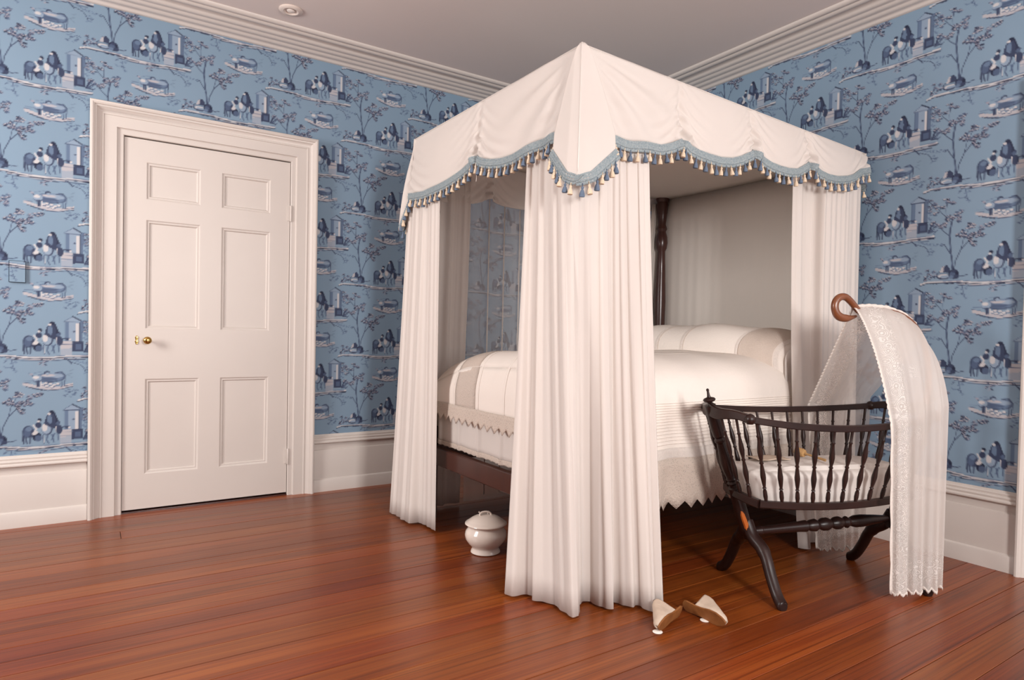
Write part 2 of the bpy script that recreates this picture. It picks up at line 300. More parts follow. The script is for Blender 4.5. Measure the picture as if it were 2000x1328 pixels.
    poly([z4(965, 1010), z4(968, 878), z4(1090, 880), z4(1092, 1005)], 'n'); poly([z4(1000, 980), z4(1000, 910), z4(1065, 910), z4(1065, 980)], 'm'); line([z4(965, 878), z4(1092, 880)], 2.4, 'd')
    for p in ((1110, 980), (1130, 930), (1160, 900), (1190, 940), (1150, 990), (1180, 1010)):
        q = z4(*p); line([z4(1100, 1015), q], 4.5, rng.choice('nm')); line([(q[0]-4, q[1]-8), (q[0]+10, q[1]+6)], 4, rng.choice('nmb'))
    for p in ((1100, 700), (1110, 760), (1125, 800), (1095, 830), (1120, 850)): spray(z4(*p), 3, 6, 5, 'b')
    # dark horse, white horse, people
    ell(z4(492, 880), 24, 31, 'n'); ell(z4(478, 890), 17, 24, 'm'); ell(z4(500, 845), 14, 12, 'b')
    for a, b in (((448, 930), (446, 1035)), ((465, 950), (480, 1035)), ((515, 940), (512, 1035)), ((525, 920), (545, 960))): line([z4(*a), z4(*b)], 5.5, 'n')
    line([z4(440, 860), z4(434, 1000)], 3.5, 'd')
    ell(z4(585, 950), 19, 22, 'd'); ell(z4(600, 970), 15, 16, 'm'); ell(z4(565, 900), 14, 9, 'w', .5); line([z4(545, 800), z4(580, 850), z4(560, 880)], 7, 'w'); ell(z4(600, 800), 13, 15, 'n'); ell(z4(612, 735), 9, 9, 'd'); ell(z4(600, 752), 6, 6, 'w')
    ell(z4(695, 855), 23, 32, 'n'); ell(z4(688, 850), 20, 29, 'l'); ell(z4(668, 835), 12, 20, 'w')
    for a, b in (((650, 930), (660, 1040)), ((700, 930), (690, 1000)), ((690, 1000), (712, 1045)), ((745, 930), (770, 1030)), ((775, 920), (745, 1000))): line([z4(*a), z4(*b)], 5.5, 'm')
    line([z4(655, 940), z4(662, 1030)], 3, 'w')
    poly([z4(660, 790), z4(680, 700), z4(715, 640), z4(760, 635), z4(795, 720), z4(840, 775), z4(800, 860), z4(720, 830)], 'n'); poly([z4(690, 760), z4(700, 690), z4(735, 665), z4(750, 740), z4(735, 800)], 'b')
    ell(z4(742, 640), 11, 9, 'd'); ell(z4(715, 660), 7, 6, 'w'); line([z4(770, 650), z4(800, 730), z4(790, 800)], 6, 'd')
    ell(z4(825, 870), 14, 24, 'n'); ell(z4(810, 790), 9, 9, 'm'); line([z4(790, 830), z4(785, 900)], 4, 'w'); line([z4(830, 850), z4(890, 835)], 5, 'n'); line([z4(810, 930), z4(820, 1010)], 5, 'm'); ell(z4(920, 845), 12, 6, 'n'); ell(z4(940, 850), 6, 5, 'w')
    # sow with piglets
    gy = [(430, 265), (500, 285), (560, 300), (700, 330), (840, 325), (900, 300), (975, 285)]
    poly([z4(x, y-22) for x, y in gy]+[z4(x, y+16) for x, y in gy[::-1]], 'c'); line([z4(x, y+22+5*math.sin(x)) for x, y in gy[1:]], 3.2, 'n'); line([z4(470, 300), z4(560, 330), z4(640, 350)], 2.4, 'd'); line([z4(840, 310), z4(970, 288)], 2.6, 'n')
    line([z4(440, 220), z4(520, 222)], 2.5, 'b'); line([z4(430, 245), z4(520, 255)], 2.5, 'm')
    ell(z4(715, 190), 60, 25, 'n'); ell(z4(712, 182), 57, 22, 'b'); ell(z4(820, 175), 27, 25, 'm'); ell(z4(805, 172), 25, 22, 'b'); ell(z4(760, 165), 44, 12, 'l'); ell(z4(690, 205), 46, 9, 'm'); ell(z4(700, 160), 30, 6, 'c'); line([z4(780, 130), z4(850, 115), z4(890, 160), z4(885, 240)], 3.4, 'n'); line([z4(640, 235), z4(780, 240)], 6, 'm')
    ell(z4(585, 200), 22, 19, 'm'); ell(z4(580, 192), 21, 16, 'l'); ell(z4(570, 182), 13, 8, 'w'); ell(z4(690, 125), 13, 10, 'n'); ell(z4(695, 135), 9, 7, 'l'); line([z4(500, 130), z4(540, 165)], 4, 'n'); ell(z4(520, 140), 7, 5, 'p'); line([z4(545, 130), z4(640, 105), z4(680, 110)], 2, 'b')
    for x in (580, 600): line([z4(x, 230), z4(x+4, 300)], 6, 'n')
    for x, y in ((650, 280), (690, 300), (730, 275), (770, 290), (810, 275), (680, 265), (745, 310)): ell(z4(x, y), 9, 6, 'm'); ell(z4(x-3, y-5), 8, 5, 'w')
    for x in (625, 850, 880): line([z4(x, 240), z4(x+2, 300)], 4, 'w' if x < 700 else 'm')
    for p in ((900, 375), (930, 400), (900, 440), (950, 360), (985, 405), (1015, 370), (965, 430)): spray(z4(*p), 3, 8, 7, rng.choice('mbm'))
    spray(z4(960, 110), 4, 8, 12, 'g'); spray(z4(940, 180), 4, 8, 14, 'g')
    return S
def wallpaper_tile(res=2.0):
    n, m = int(PW/res), int(PH/res)
    img = np.empty((m, n, 3), np.float32); img[:] = np.array(BGC)
    for s in motif_shapes():
        kind = s[0]
        if kind == 'line': P = np.array(s[1]); r = s[2]/2; x0, y0 = P.min(0)-r-3; x1, y1 = P.max(0)+r+3
        elif kind == 'ell': P = s[1]; r = max(s[2], s[3])+3; x0, x1, y0, y1 = P[0]-r, P[0]+r, P[1]-r, P[1]+r
        else: P = np.array(s[1]); x0, y0 = P.min(0)-3; x1, y1 = P.max(0)+3
        xs = np.arange(math.floor(x0/res), math.ceil(x1/res)+1); ys = np.arange(math.floor(y0/res), math.ceil(y1/res)+1)
        gx, gy = np.meshgrid((xs+.5)*res, (ys+.5)*res)
        if kind == 'line':
            d = np.full(gx.shape, 1e9)
            for a, b in zip(P[:-1], P[1:]):
                ab = b-a; t = np.clip(((gx-a[0])*ab[0]+(gy-a[1])*ab[1])/(ab@ab+1e-9), 0, 1)
                d = np.minimum(d, np.hypot(gx-a[0]-t*ab[0], gy-a[1]-t*ab[1]))
            m_ = np.clip((r-d)/res+.5, 0, 1); col, al = s[3], s[4]
        elif kind == 'ell':
            c, sn = math.cos(s[4]), math.sin(s[4]); dx, dy = gx-P[0], gy-P[1]
            q = np.hypot((dx*c+dy*sn)/s[2], (-dx*sn+dy*c)/s[3]); m_ = np.clip((1-q)*min(s[2], s[3])/res+.5, 0, 1); col, al = s[5], s[6]
        else:
            ins = np.zeros(gx.shape, bool); k = len(P)
            for i in range(k):
                a, b = P[i], P[(i+1) % k]
                cond = (a[1] > gy) != (b[1] > gy)
                with np.errstate(all='ignore'): xx = (b[0]-a[0])*(gy-a[1])/(b[1]-a[1]+1e-12)+a[0]
                ins ^= cond & (gx < xx)
            m_ = ins.astype(float); col, al = s[2], s[3]
        m_ = (m_*al)[..., None]; col = np.array(INK[col], np.float32)
        GX, GY = np.meshgrid(xs, ys); sh = np.floor_divide(GX, n)
        IX = GX-sh*n; IY = np.mod(GY-sh*(m//2), m)
        img[IY, IX] = img[IY, IX]*(1-m_)+col*m_
    return img
def wallpaper_colour(tile, u, v, res=2.0, blur=True):
    """u to the right, v up, both in mm from a pediment top; returns sRGB 0..1"""
    m, n, _ = tile.shape
    k = np.floor(u/PW).astype(int); fx = (u-k*PW)/res-.5; fy = (v-k*PH/2)/res-.5
    x0 = np.floor(fx).astype(int); y0 = np.floor(fy).astype(int); tx = (fx-x0)[..., None]; ty = (fy-y0)[..., None]
    def at(x, y):
        s = np.floor_divide(x, n); return tile[np.mod(y-s*(m//2), m), x-s*n]
    return ((at(x0, y0)*(1-tx)+at(x0+1, y0)*tx)*(1-ty)+(at(x0, y0+1)*(1-tx)+at(x0+1, y0+1)*tx)*ty)/255.0
def set_uv(me, uv):
    lay = me.uv_layers.new(name='UVMap'); idx = np.empty(len(me.loops), np.int32); me.loops.foreach_get('vertex_index', idx)
    lay.data.foreach_set('uv', np.asarray(uv, np.float32)[idx].ravel())
def cloth(name, P, material, parent=None, uv=None, thick=.0025, smooth=60, bloom=None):
    """a sheet of cloth from a grid of points"""
    b = MB(); b.grid(P); me = b.mesh(name, material, smooth)
    if uv is not None: set_uv(me, [q for r in uv for q in r])
    if bloom is not None:
        a = me.attributes.new('bloom', 'FLOAT', 'POINT'); a.data.foreach_set('value', np.asarray(bloom, np.float32).ravel())
    o = link(name, me, parent)
    if thick: m = o.modifiers.new('thickness', 'SOLIDIFY'); m.thickness = thick; m.offset = 0
    return o

# ================================================================ THE ROOM
# ---- wallpapered walls: a fine grid whose vertices carry the flat print
TILE = wallpaper_tile()
def paper_mat():
    m = bpy.data.materials.new('toile_wallpaper'); m.use_nodes = True; N = m.node_tree.nodes; L = m.node_tree.links; b = N['Principled BSDF']
    a = N.new('ShaderNodeVertexColor'); a.layer_name = 'print'; L.new(a.outputs[0], b.inputs['Base Color']); b.inputs['Roughness'].default_value = .75; b.inputs['Specular IOR Level'].default_value = .25
    return m
M['wallpaper'] = paper_mat()
def srgb2lin(c): return np.where(c <= .04045, c/12.92, ((c+.055)/1.055)**2.4)
BG = np.array(BGC)/255
def paper_wall(name, a0, a1, z0, z1, step, place, uvfun, holes, coarse):
    """fine printed grid between a0..a1, z0..z1, minus holes (a0,a1,z0,z1); coarse = plain quads"""
    na, nz = int(round((a1-a0)/step))+1, int(round((z1-z0)/step))+1
    aa, zz = np.meshgrid(np.linspace(a0, a1, na), np.linspace(z0, z1, nz))
    qa, qz = aa[:-1, :-1]+step/2, zz[:-1, :-1]+step/2; keep = np.ones(qa.shape, bool)
    for h in holes: keep &= ~((qa > h[0]) & (qa < h[1]) & (qz > h[2]) & (qz < h[3]))
    i, j = np.nonzero(keep); f = np.stack([i*na+j, i*na+j+1, (i+1)*na+j+1, (i+1)*na+j], 1)
    used = np.unique(f); remap = np.full(na*nz, -1); remap[used] = np.arange(len(used)); f = remap[f]
    A, Z = aa.ravel()[used], zz.ravel()[used]; col = srgb2lin(wallpaper_colour(TILE, *uvfun(A, Z)))
    nv = len(used)
    for q in coarse:
        A = np.r_[A, q[0], q[1], q[1], q[0]]; Z = np.r_[Z, q[2], q[2], q[3], q[3]]; f = np.r_[f, [[nv, nv+1, nv+2, nv+3]]]; nv += 4
        col = np.r_[col, np.repeat(srgb2lin(BG)[None], 4, 0)]
    co = place(A, Z); me = bpy.data.meshes.new(name)
    me.vertices.add(nv); me.vertices.foreach_set('co', co.astype(np.float32).ravel())
    me.loops.add(f.size); me.loops.foreach_set('vertex_index', f.astype(np.int32).ravel())
    me.polygons.add(len(f)); me.polygons.foreach_set('loop_start', np.arange(0, f.size, 4, dtype=np.int32)); me.update(calc_edges=True)
    at = me.color_attributes.new('print', 'FLOAT_COLOR', 'POINT'); at.data.foreach_set('color', np.c_[col, np.ones(nv)].astype(np.float32).ravel())
    me.materials.append(M['wallpaper']); return link(name, me)
uv_back = lambda x, z: ((x+.076)*1000, (z-2.491)*1000)
uv_right = lambda y, z: ((1.628-y)*1000, (z-2.725)*1000)
ST = .005
w = paper_wall('wall_back', -1.3, 3.526, .34, 2.79, ST, lambda a, z: np.stack([a, np.full_like(a, YB), z], 1), uv_back, [(.03, 1.15, 0, 2.2)],
               [(XL, -1.3, 0, ZC), (-1.3, .13, 0, .34), (1.05, XR, 0, .34), (-1.3, XR, 2.79, ZC)])
tag(w, 'blue toile wallpapered wall around the white panelled door', 'wall', kind='structure')
w = paper_wall('wall_right', -.6, 4.1728, .34, 2.79, ST, lambda a, z: np.stack([np.full_like(a, XR), a, z], 1), uv_right, [(2.1, 3.25, .3, 1.95), (.0, 1.11, 0, 2.2)],
               [(YF, -.6, 0, ZC), (-.6, .1, 0, .34), (1.02, YB, 0, .34), (-.6, YB, 2.79, ZC), (2.08, 3.27, .3, 1.97)])
tag(w, 'blue toile wallpapered wall behind the head of the bed', 'wall', kind='structure')
def winwall(name, a0, a1, wins, place):
    b = MB(); cuts = [a0]
    for c in wins: cuts += [c-.62, c+.62]
    cuts.append(a1)
    for i in range(len(cuts)-1):
        if i % 2 == 0: b.add([place(cuts[i], 0), place(cuts[i+1], 0), place(cuts[i+1], ZC), place(cuts[i], ZC)], [(0, 1, 2, 3)])
        else:
            for z0, z1 in ((0, .77), (2.47, ZC)): b.add([place(cuts[i], z0), place(cuts[i+1], z0), place(cuts[i+1], z1), place(cuts[i], z1)], [(0, 1, 2, 3)])
    return b.build(name, M['plain'], smooth=0)
tag(winwall('wall_left', YF, YB, [2.75], lambda a, z: (XL, a, z)), 'plain wall with an added window beside the door wall', 'wall', kind='structure')
tag(winwall('wall_front', XL, XR, [.9, 2.7], lambda a, z: (a, YF, z)), 'plain wall with two added windows facing the bed', 'wall', kind='structure')
def window(name, cx, cy, rz, label):  # unseen windows, added only to surround the lamps
    e = tag(empty(name, (cx, cy, 0), rz), label, 'window', kind='structure')     # local x along the wall, +y into the room
    b = MB(); 
    for x0, x1, z0, z1 in ((-.7, -.6, .67, 2.57), (.6, .7, .67, 2.57), (-.6, .6, .67, .78), (-.6, .6, 2.46, 2.57)): b.cbox(x0, x1, -.06, .035, z0, z1, .005)
    b.build('window_frame', M['paint'], e)
    for sz, y in ((.78, -.02), (1.62, -.05)):
        b = MB()
        for x0, x1, z0, z1 in ((-.6, -.56, 0, .84), (.56, .6, 0, .84), (-.56, .56, 0, .04), (-.56, .56, .8, .84), (-.2, -.18, .04, .8), (.18, .2, .04, .8), (-.56, -.2, .41, .43), (-.18, .18, .41, .43), (.2, .56, .41, .43)): b.box(x0, x1, y-.02, y+.02, sz+z0, sz+z1)
        b.build('sash', M['paint'], e)
    MB().box(-.6, .6, -.1, -.09, .78, 2.46).build('pane', M['glass'], e)  # opaque pale pane of the added window, gives no light
    MB().cbox(-.74, .74, -.06, .1, .63, .67, .006).build('window_sill', M['paint'], e)
window('added_window_1', XL, 2.75, -math.pi/2, 'added white sash window around the side lamp, beside the door wall')
window('added_window_2', .9, YF, 0, 'added white sash window around the front lamp, opposite the bed foot')
window('added_window_3', 2.7, YF, 0, 'added white sash window around the fill lamp, opposite the cradle')
tag(MB().box(XL, XR, YF, YB, ZC, ZC+.05).build('ceiling', M['ceiling'], smooth=0), 'plain pale plaster ceiling', 'ceiling', kind='structure')
# ---- floor: pine planks along x
fl = empty('floor'); tag(fl, 'red-brown varnished pine plank floor', 'floor', kind='structure')
MB().box(XL, XR, YF, YB, -.05, -.016).build('subfloor', M['subfloor'], fl, 0)
known = [.85, .975, 1.1, 1.222, 1.34, 1.462, 1.585, 1.705, 1.832, 1.955, 2.075, 2.19, 2.3, 2.41, 2.51, 2.615, 2.735, 2.86]
rng = random.Random(11); ys = list(known)
while ys[0] > YF: ys.insert(0, ys[0]-rng.uniform(.105, .14))
while ys[-1] < YB: ys.append(ys[-1]+rng.uniform(.105, .14))
ys[0] = YF; ys[-1] = YB
for a, b_ in zip(ys[:-1], ys[1:]):
    cuts = [XL] + ([rng.uniform(-1.5, 3.0)] if rng.random() < .2 else []) + [XR]
    for x0, x1 in zip(cuts[:-1], cuts[1:]):
        g = .0012; lift = rng.uniform(-.0004, .0004)
        MB().cbox(x0+g, x1-g, a+g, b_-g, -.016, lift, .001).build('plank', M['pine'], fl, 20)
# ---- cornice (d from wall, z)
COR = [(0, 2.758), (.012, 2.758), (.02, 2.763), (.024, 2.769), (.034, 2.772), (.05, 2.770), (.064, 2.774), (.07, 2.781), (.078, 2.782), (.094, 2.780), (.108, 2.784), (.114, 2.791), (.122, 2.791), (.136, 2.790), (.148, 2.794), (.152, 2.801),
       (.165, 2.809), (.182, 2.812), (.195, 2.811), (.197, 2.801), (.205, 2.796), (.216, 2.794), (.228, 2.797), (.234, 2.803), (.238, 2.806), (.245, 2.802), (.256, 2.801), (.268, 2.806), (.273, 2.814), (.274, ZC)]
tag(MB().strip(COR, 0, 1, lambda s, p: ((XL, XR-p[0])[s], YB-p[0], p[1])).build('trim_1', M['paint'], smooth=50), 'white reeded plaster cornice above the door wall', 'cornice', kind='structure')
tag(MB().strip(COR, 0, 1, lambda s, p: (XR-p[0], (YF, YB-p[0])[s], p[1])).build('trim_2', M['paint'], smooth=50), 'white reeded plaster cornice above the wall behind the bed', 'cornice', kind='structure')
# ---- baseboards
BAS = [(.036, 0), (.036, .07), (.033, .077), (.024, .083), (.024, .262), (.022, .268), (.014, .272), (.014, .306), (.02, .309), (.03, .311), (.035, .316), (.035, .322), (.031, .327), (.026, .329), (.028, .332), (.029, .338), (.025, .344), (.019, .346), (.02, .349), (.021, .354), (.017, .359), (.011, .361), (.01, .3675), (0, .3675)]
def base_x(name, x0, x1, label): tag(MB().strip(BAS, x0, x1, lambda s, p: (s, YB-p[0], p[1])).build(name, M['paint'], smooth=30), label, 'baseboard', kind='structure')
base_x('baseboard_back', XL, -.012, 'tall white moulded baseboard on the knob side of the door')
base_x('baseboard_back.001', 1.19, XR, 'tall white moulded baseboard on the hinge side of the door')
tag(MB().strip(BAS, 0, 1, lambda s, p: (XR-p[0], (1.155, YB-p[0])[s], p[1])).build('baseboard_right', M['paint'], smooth=30), 'tall white moulded baseboard behind the cradle and bed', 'baseboard', kind='structure')
# ---- panelled doors with mitred casings; local x along the wall, -y into the room
CAS = [(0, 0), (0, .052), (.004, .058), (.012, .06), (.02, .056), (.024, .048), (.03, .046), (.034, .04), (.044, .03), (.052, .027), (.056, .03), (.062, .03), (.065, .026), (.122, .026), (.124, .018), (.129, .015), (.152, .015), (.156, .012), (.156, -.05)]
PAN = [(0, 0), (.003, .001), (.006, .0045), (.011, .006), (.015, .005), (.0185, .009), (.021, .0125), (.024, .0125)]
def panel_door(name, trim_name, loc, rz, label, trim_label):
    dx = -.588; yf = .003; x0, x1, zt = -.0108+dx, 1.188+dx, 2.243
    path = lambda a: [(x0+a, 0), (x0+a, zt-a), (x1-a, zt-a), (x1-a, 0)]
    n = len(CAS); o = MB().add([(q[0], -d, q[1]) for a, d in CAS for q in path(a)], [(i*4+k, i*4+k+1, (i+1)*4+k+1, (i+1)*4+k) for i in range(n-1) for k in range(3)]).build(trim_name, M['paint'], smooth=30)
    o.location = loc; o.rotation_euler = (0, 0, rz); tag(o, trim_label, 'door casing', kind='structure')
    D = empty(name, loc, rz); tag(D, label, 'door', kind='structure')
    XS = [.1475, .253, .527, .639, .914, 1.029]; ZS = [.018, .213, .75, 1.03, 1.64, 1.752, 1.96, 2.081]
    b = MB()
    for i in range(5):
        for j in range(7):
            if i in (1, 3) and j in (1, 3, 5): continue
            b.add([(XS[i]+dx, -yf, ZS[j]), (XS[i+1]+dx, -yf, ZS[j]), (XS[i+1]+dx, -yf, ZS[j+1]), (XS[i]+dx, -yf, ZS[j+1])], [(0, 1, 2, 3)])
    xa, xb, za, zb = XS[0]+dx, XS[-1]+dx, ZS[0], ZS[-1]
    for p, q in (((xa, za), (xa, zb)), ((xa, zb), (xb, zb)), ((xb, zb), (xb, za)), ((xb, za), (xa, za))):
        b.add([(p[0], -yf, p[1]), (q[0], -yf, q[1]), (q[0], .04, q[1]), (p[0], .04, p[1])], [(0, 1, 2, 3)])
    b.build('door_leaf', M['paint'], D, 0)
    for i in (1, 3):
        for j in (1, 3, 5):
            b = MB(); r = lambda a: [(XS[i]+dx+a, ZS[j]+a), (XS[i+1]+dx-a, ZS[j]+a), (XS[i+1]+dx-a, ZS[j+1]-a), (XS[i]+dx+a, ZS[j+1]-a)]
            b.rings([[(q[0], -yf+d, q[1]) for q in r(a)] for a, d in PAN], cap=False); b.add([(q[0], -yf+.0125, q[1]) for q in r(.024)], [(0, 1, 2, 3)])
            b.build('panel', M['paint'], D, 25)
    MB().lathe([(.0, 0), (.012, 0), (.013, .003), (.007, .006), (.006, .022), (.008, .026), (.017, .032), (.021, .04), (.021, .047), (.016, .054), (.006, .057), (0, .057)], (.262+dx, -yf, .966), 20, (0, -1, 0)).build('knob', M['brass'], D)['label'] = 'round brass door knob'
    kh = MB()
    for z, r in ((-.018, .006), (-.008, .009), (.004, .0065), (.014, .0085), (.022, .004)): kh.lathe([(0, 0), (r, 0), (r*.9, .004), (0, .005)], (.212+dx, -yf, .966+z), 12, (0, -1, 0))
    kh.build('escutcheon', M['brass'], D)['label'] = 'brass keyhole escutcheon'
    MB().box(.1405+dx, .147+dx, -.012, .0, .955, .975).build('latch_plate', M['iron'], D)
    for z in (1.765, .245):
        h = MB().lathe([(.0, -.05), (.005, -.05), (.007, -.046), (.007, .046), (.005, .05), (0, .05)], (1.033+dx, -.016, z), 10); h.box(1.012+dx, 1.034+dx, -.007, -.002, z-.045, z+.045)
        h.build('hinge', M['paint'], D)
    MB().box(.12+dx, 1.06+dx, .045, .06, 0, 2.12).build('door_recess', M['iron'], D, 0)
    MB().box(.12+dx, 1.06+dx, -.005, .05, .0005, .008).build('threshold', M['mahog'], D, 0)
panel_door('door_1', 'trim_3', (.588, YB, 0), 0, 'white six-panel door with a small brass knob', 'wide white moulded casing around the panelled door')
panel_door('door_2', 'trim_4', (XR, 1.152-.599, 0), -math.pi/2, 'white six-panel door next to the cradle, past the baseboard end', 'white moulded casing upright where the baseboard ends beside the lace drape')
# ---- fittings
b = MB().lathe([(.0, 0), (.062, 0), (.063, -.004), (.058, -.009), (.04, -.011), (.034, -.006), (.03, -.002), (0, -.002)], (0, 0, 0), 32)
d_ = empty('ceiling_spotlight', (.913, 3.737, ZC)); tag(d_, 'small round white recessed spotlight in the ceiling', 'ceiling light'); b.build('trim_ring', M['plastic'], d_)
MB().lathe([(0, -.003), (.022, -.003), (.02, -.009), (.012, -.012), (0, -.012)], (0, 0, 0), 20).build('lamp_eye', M['seam'], d_)
pl = paper_wall('wall_plate', -.345, -.281, 1.257, 1.363, .004, lambda a, z: np.stack([a, np.full_like(a, YB-.012), z], 1), uv_back, [], [])
tag(pl, 'blank wall plate papered over with blue toile', 'wall plate')
MB().strip([(-.347, .012), (-.347, 0)], 1.255, 1.365, lambda s, p: (p[0], YB-p[1], s)).strip([(-.279, .012), (-.279, 0)], 1.255, 1.365, lambda s, p: (p[0], YB-p[1], s)).strip([(1.255, .012), (1.255, 0)], -.347, -.279, lambda s, p: (s, YB-p[1], p[0])).strip([(1.365, .012), (1.365, 0)], -.347, -.279, lambda s, p: (s, YB-p[1], p[0])).build('plate_edge', M['tasselb'], pl, 0)
# ================================================================ THE BED
BX0, BX1, BY0, BY1 = 1.505, 3.47, 1.885, 3.37          # tester edges
ZT = lambda x: 2.126-.034*(x-1.5)
bed = empty('four_poster_bed', (2.48, 2.64, 0)); tag(bed, 'dark mahogany four-poster bed frame under the white canopy', 'bed')
ox, oy = -2.48, -2.64
def turned_post(x, y, name='post'):
    b = MB(); b.cbox(x-.042+ox, x+.042+ox, y-.042+oy, y+.042+oy, 0, .52, .004)
    b.lathe([(r_*(1 if h_ < 1 else 1.28), h_) for r_, h_ in [(.036, .52), (.03, .54), (.039, .56), (.03, .58), (.022, .62), (.024, .8), (.029, 1.1), (.031, 1.3), (.026, 1.5), (.022, 1.66), (.03, 1.68), (.034, 1.72), (.032, 1.76), (.023, 1.8), (.03, 1.82), (.022, 1.85), (.026, 1.9), (.034, 1.99), (.03, 2.01), (.037, 2.03), (.037, 2.06), (.02, 2.066)]], (x+ox, y+oy, 0), 16)
    b.build(name, M['mahog'], bed, 35)
for x, y in ((1.585, 1.965), (1.585, 3.29), (3.405, 1.965), (3.405, 3.305)): turned_post(x, y)
MB().cbox(1.562+ox, 1.6+ox, 2.0+oy, 3.25+oy, .325, .42, .004).build('foot_rail', M['mahog'], bed)
MB().cbox(3.385+ox, 3.423+ox, 2.0+oy, 3.27+oy, .325, .42, .004).build('head_rail', M['mahog'], bed)
for y in (1.998, 3.25): MB().cbox(1.62+ox, 3.37+ox, y-.018+oy, y+.018+oy, .325, .42, .004).build('side_rail', M['mahog'], bed)
hb = [(2.0, .42), (2.0, .95), (2.2, 1.0), (2.4, .98), (2.64, 1.05), (2.88, .98), (3.08, 1.0), (3.27, .95), (3.27, .42)]
b = MB(); b.add([(x+ox, y+oy, z) for x in (3.395, 3.42) for y, z in hb], [tuple(range(9)), tuple(range(17, 8, -1))]+[(i, (i+1) % 9, 9+(i+1) % 9, 9+i) for i in range(9)]); b.build('headboard', M['mahog'], bed)
for y in (1.965, 3.3): MB().cbox(1.55+ox, 3.44+ox, y-.015+oy, y+.015+oy, 2.066, 2.09, .003).build('tester_rail', M['mahog'], bed)
for x in (1.585, 3.405): MB().cbox(x-.015+ox, x+.015+ox, 1.99+oy, 3.28+oy, 2.066, 2.09, .003).build('tester_rail', M['mahog'], bed)
for k in range(7): MB().cbox(1.7+.25*k+ox, 1.8+.25*k+ox, 2.02+oy, 3.23+oy, .4, .42, .003).build('bed_slat', M['mahog'], bed)
# ---- mattress
def rounded(x0, x1, y0, y1, z0, z1, r, name, m, parent=None, seg=5):
    b = MB(); ring = []
    pts = []
    for cx, cy, a0 in ((x1-r, y1-r, 0), (x0+r, y1-r, 90), (x0+r, y0+r, 180), (x1-r, y0+r, 270)):
        for k in range(seg+1): pts.append((cx, cy, math.radians(a0+90*k/seg)))
    rs = []
    for k in range(seg+1):
        t = math.radians(-90+90*k/seg); rs.append((r*(1-math.cos(t)), z0+r+r*math.sin(t)))
    for k in range(seg+1):
        t = math.radians(90*k/seg); rs.append((r*(1-math.cos(t)), z1-r+r*math.sin(t)))
    b.rings([[(cx+(r-i)*math.cos(a), cy+(r-i)*math.sin(a), z) for cx, cy, a in pts] for i, z in rs]); return b.build(name, m, parent, 60)
mt = rounded(1.64, 3.36, 2.03, 3.24, .421, .74, .07, 'mattress', M['spread']); tag(mt, 'thick mattress hidden under the crocheted bedspread', 'mattress')
# ---- dust ruffle at the foot (below the spread) with lace hem
dr = empty('dust_ruffle', (1.575, 2.62, .43)); tag(dr, 'white pleated ruffle with a lace hem above the foot rail', 'bed ruffle')
def ruffle(y, z, out=0): 
    ph = (y-2.0)/.21; f = ph-math.floor(ph); return (1.594-.010*math.exp(-((f-.5)/.06)**2)-.004*math.sin(y*23)-out-1.575, y-2.62, z-.43)
yy = np.linspace(2.06, 3.19, 150)
cloth('ruffle_cloth', [[ruffle(y, z) for y in yy] for z in np.linspace(.64, .455, 8)], M['linen'], dr, thick=.002)
yy = np.linspace(2.06, 3.19, 230)
hemz = lambda y: .434+.004*abs(math.sin(y*60))
cloth('lace_hem', [[ruffle(y, .462+(hemz(y)-.462)*t, .003) for y in yy] for t in np.linspace(0, 1, 5)], M['crochet'], dr, [[(y, t*.03) for y in yy] for t in np.linspace(0, 1, 5)], .0015)
# ---- bedspread: cross-section (y, z), swept along x
CS = [(3.30, .40), (3.295, .62), (3.27, .79), (3.20, .865), (3.05, .915), (2.85, .95), (2.62, .965), (2.38, .965), (2.2, .955), (2.08, .93), (2.0, .872), (1.962, .78), (1.95, .66), (1.942, .5), (1.936, .36)]
CSN = np.array(spline(CS, 71))
def foot_drop(x): 
    t = np.clip((x-1.585)/.16, 0, 1); return .16*(1-math.sqrt(max(0, 1-(1-t)**2)))
def wrinkle(x, y, z): return .006*math.sin(7*x+9*y)*math.sin(4*x-5*y+1)+.004*math.sin(16*x+3*y+5*z)
def spread_pt(x, s, lift=0):
    i = s*(len(CSN)-1); k = min(int(i), len(CSN)-2); t = i-k; y, z = CSN[k]*(1-t)+CSN[k+1]*t
    dv = CSN[min(k+1, 70)]-CSN[max(k-1, 0)]; nrm = np.array((dv[1], -dv[0])); nrm = nrm/np.linalg.norm(nrm)
    if nrm[1] < 0 and abs(nrm[1]) > .3: nrm = -nrm
    if s > .6 and nrm[0] > 0: nrm = -nrm
    if s < .3 and nrm[0] < 0: nrm = -nrm
    top = max(0, min(1, (z-.72)/.15)); side = 1-top
    d = lift+wrinkle(x, y, z)*(.4+.6*top)
    if s > .7: d += side*(.014*math.sin(x*17+.6)+.008*math.sin(x*31+2))*min(1, (.8-z)/.35)
    z2 = z+nrm[1]*d-foot_drop(x)*top*.9; y2 = y+nrm[0]*d
    if x < 1.66: y2 = 2.62+(y2-2.62)*(1-.05*(1.66-x)/.08)
    return np.array((x, y2, z2))
bs = empty('bedspread', (2.4, 2.62, .36)); tag(bs, 'cream bedspread with crocheted bands and pointed edging on the four-poster', 'bedspread')
OB = np.array((2.4, 2.62, .36))
xs = np.r_[np.linspace(1.60, 1.76, 12), np.linspace(1.79, 3.36, 60)]
cloth('coverlet', [[spread_pt(x, s)-OB for s in np.linspace(0, .93, 110)] for x in xs], M['spread'], bs, thick=.004)
def foot_pt(y, t, lift=0):
    """foot fall: t 0 at the mattress edge, 1 at hem"""
    s = interp([(CSN[i][1-1], i/70) for i in range(70, -1, -1)], y); p = spread_pt(1.60, s); top = p[2]
    z = top+(.66-top)*t; x = 1.60-.026*math.sin(min(1, t*1.6)*math.pi/2)-lift+.003*math.sin(y*21)
    return np.array((x, p[1], z))
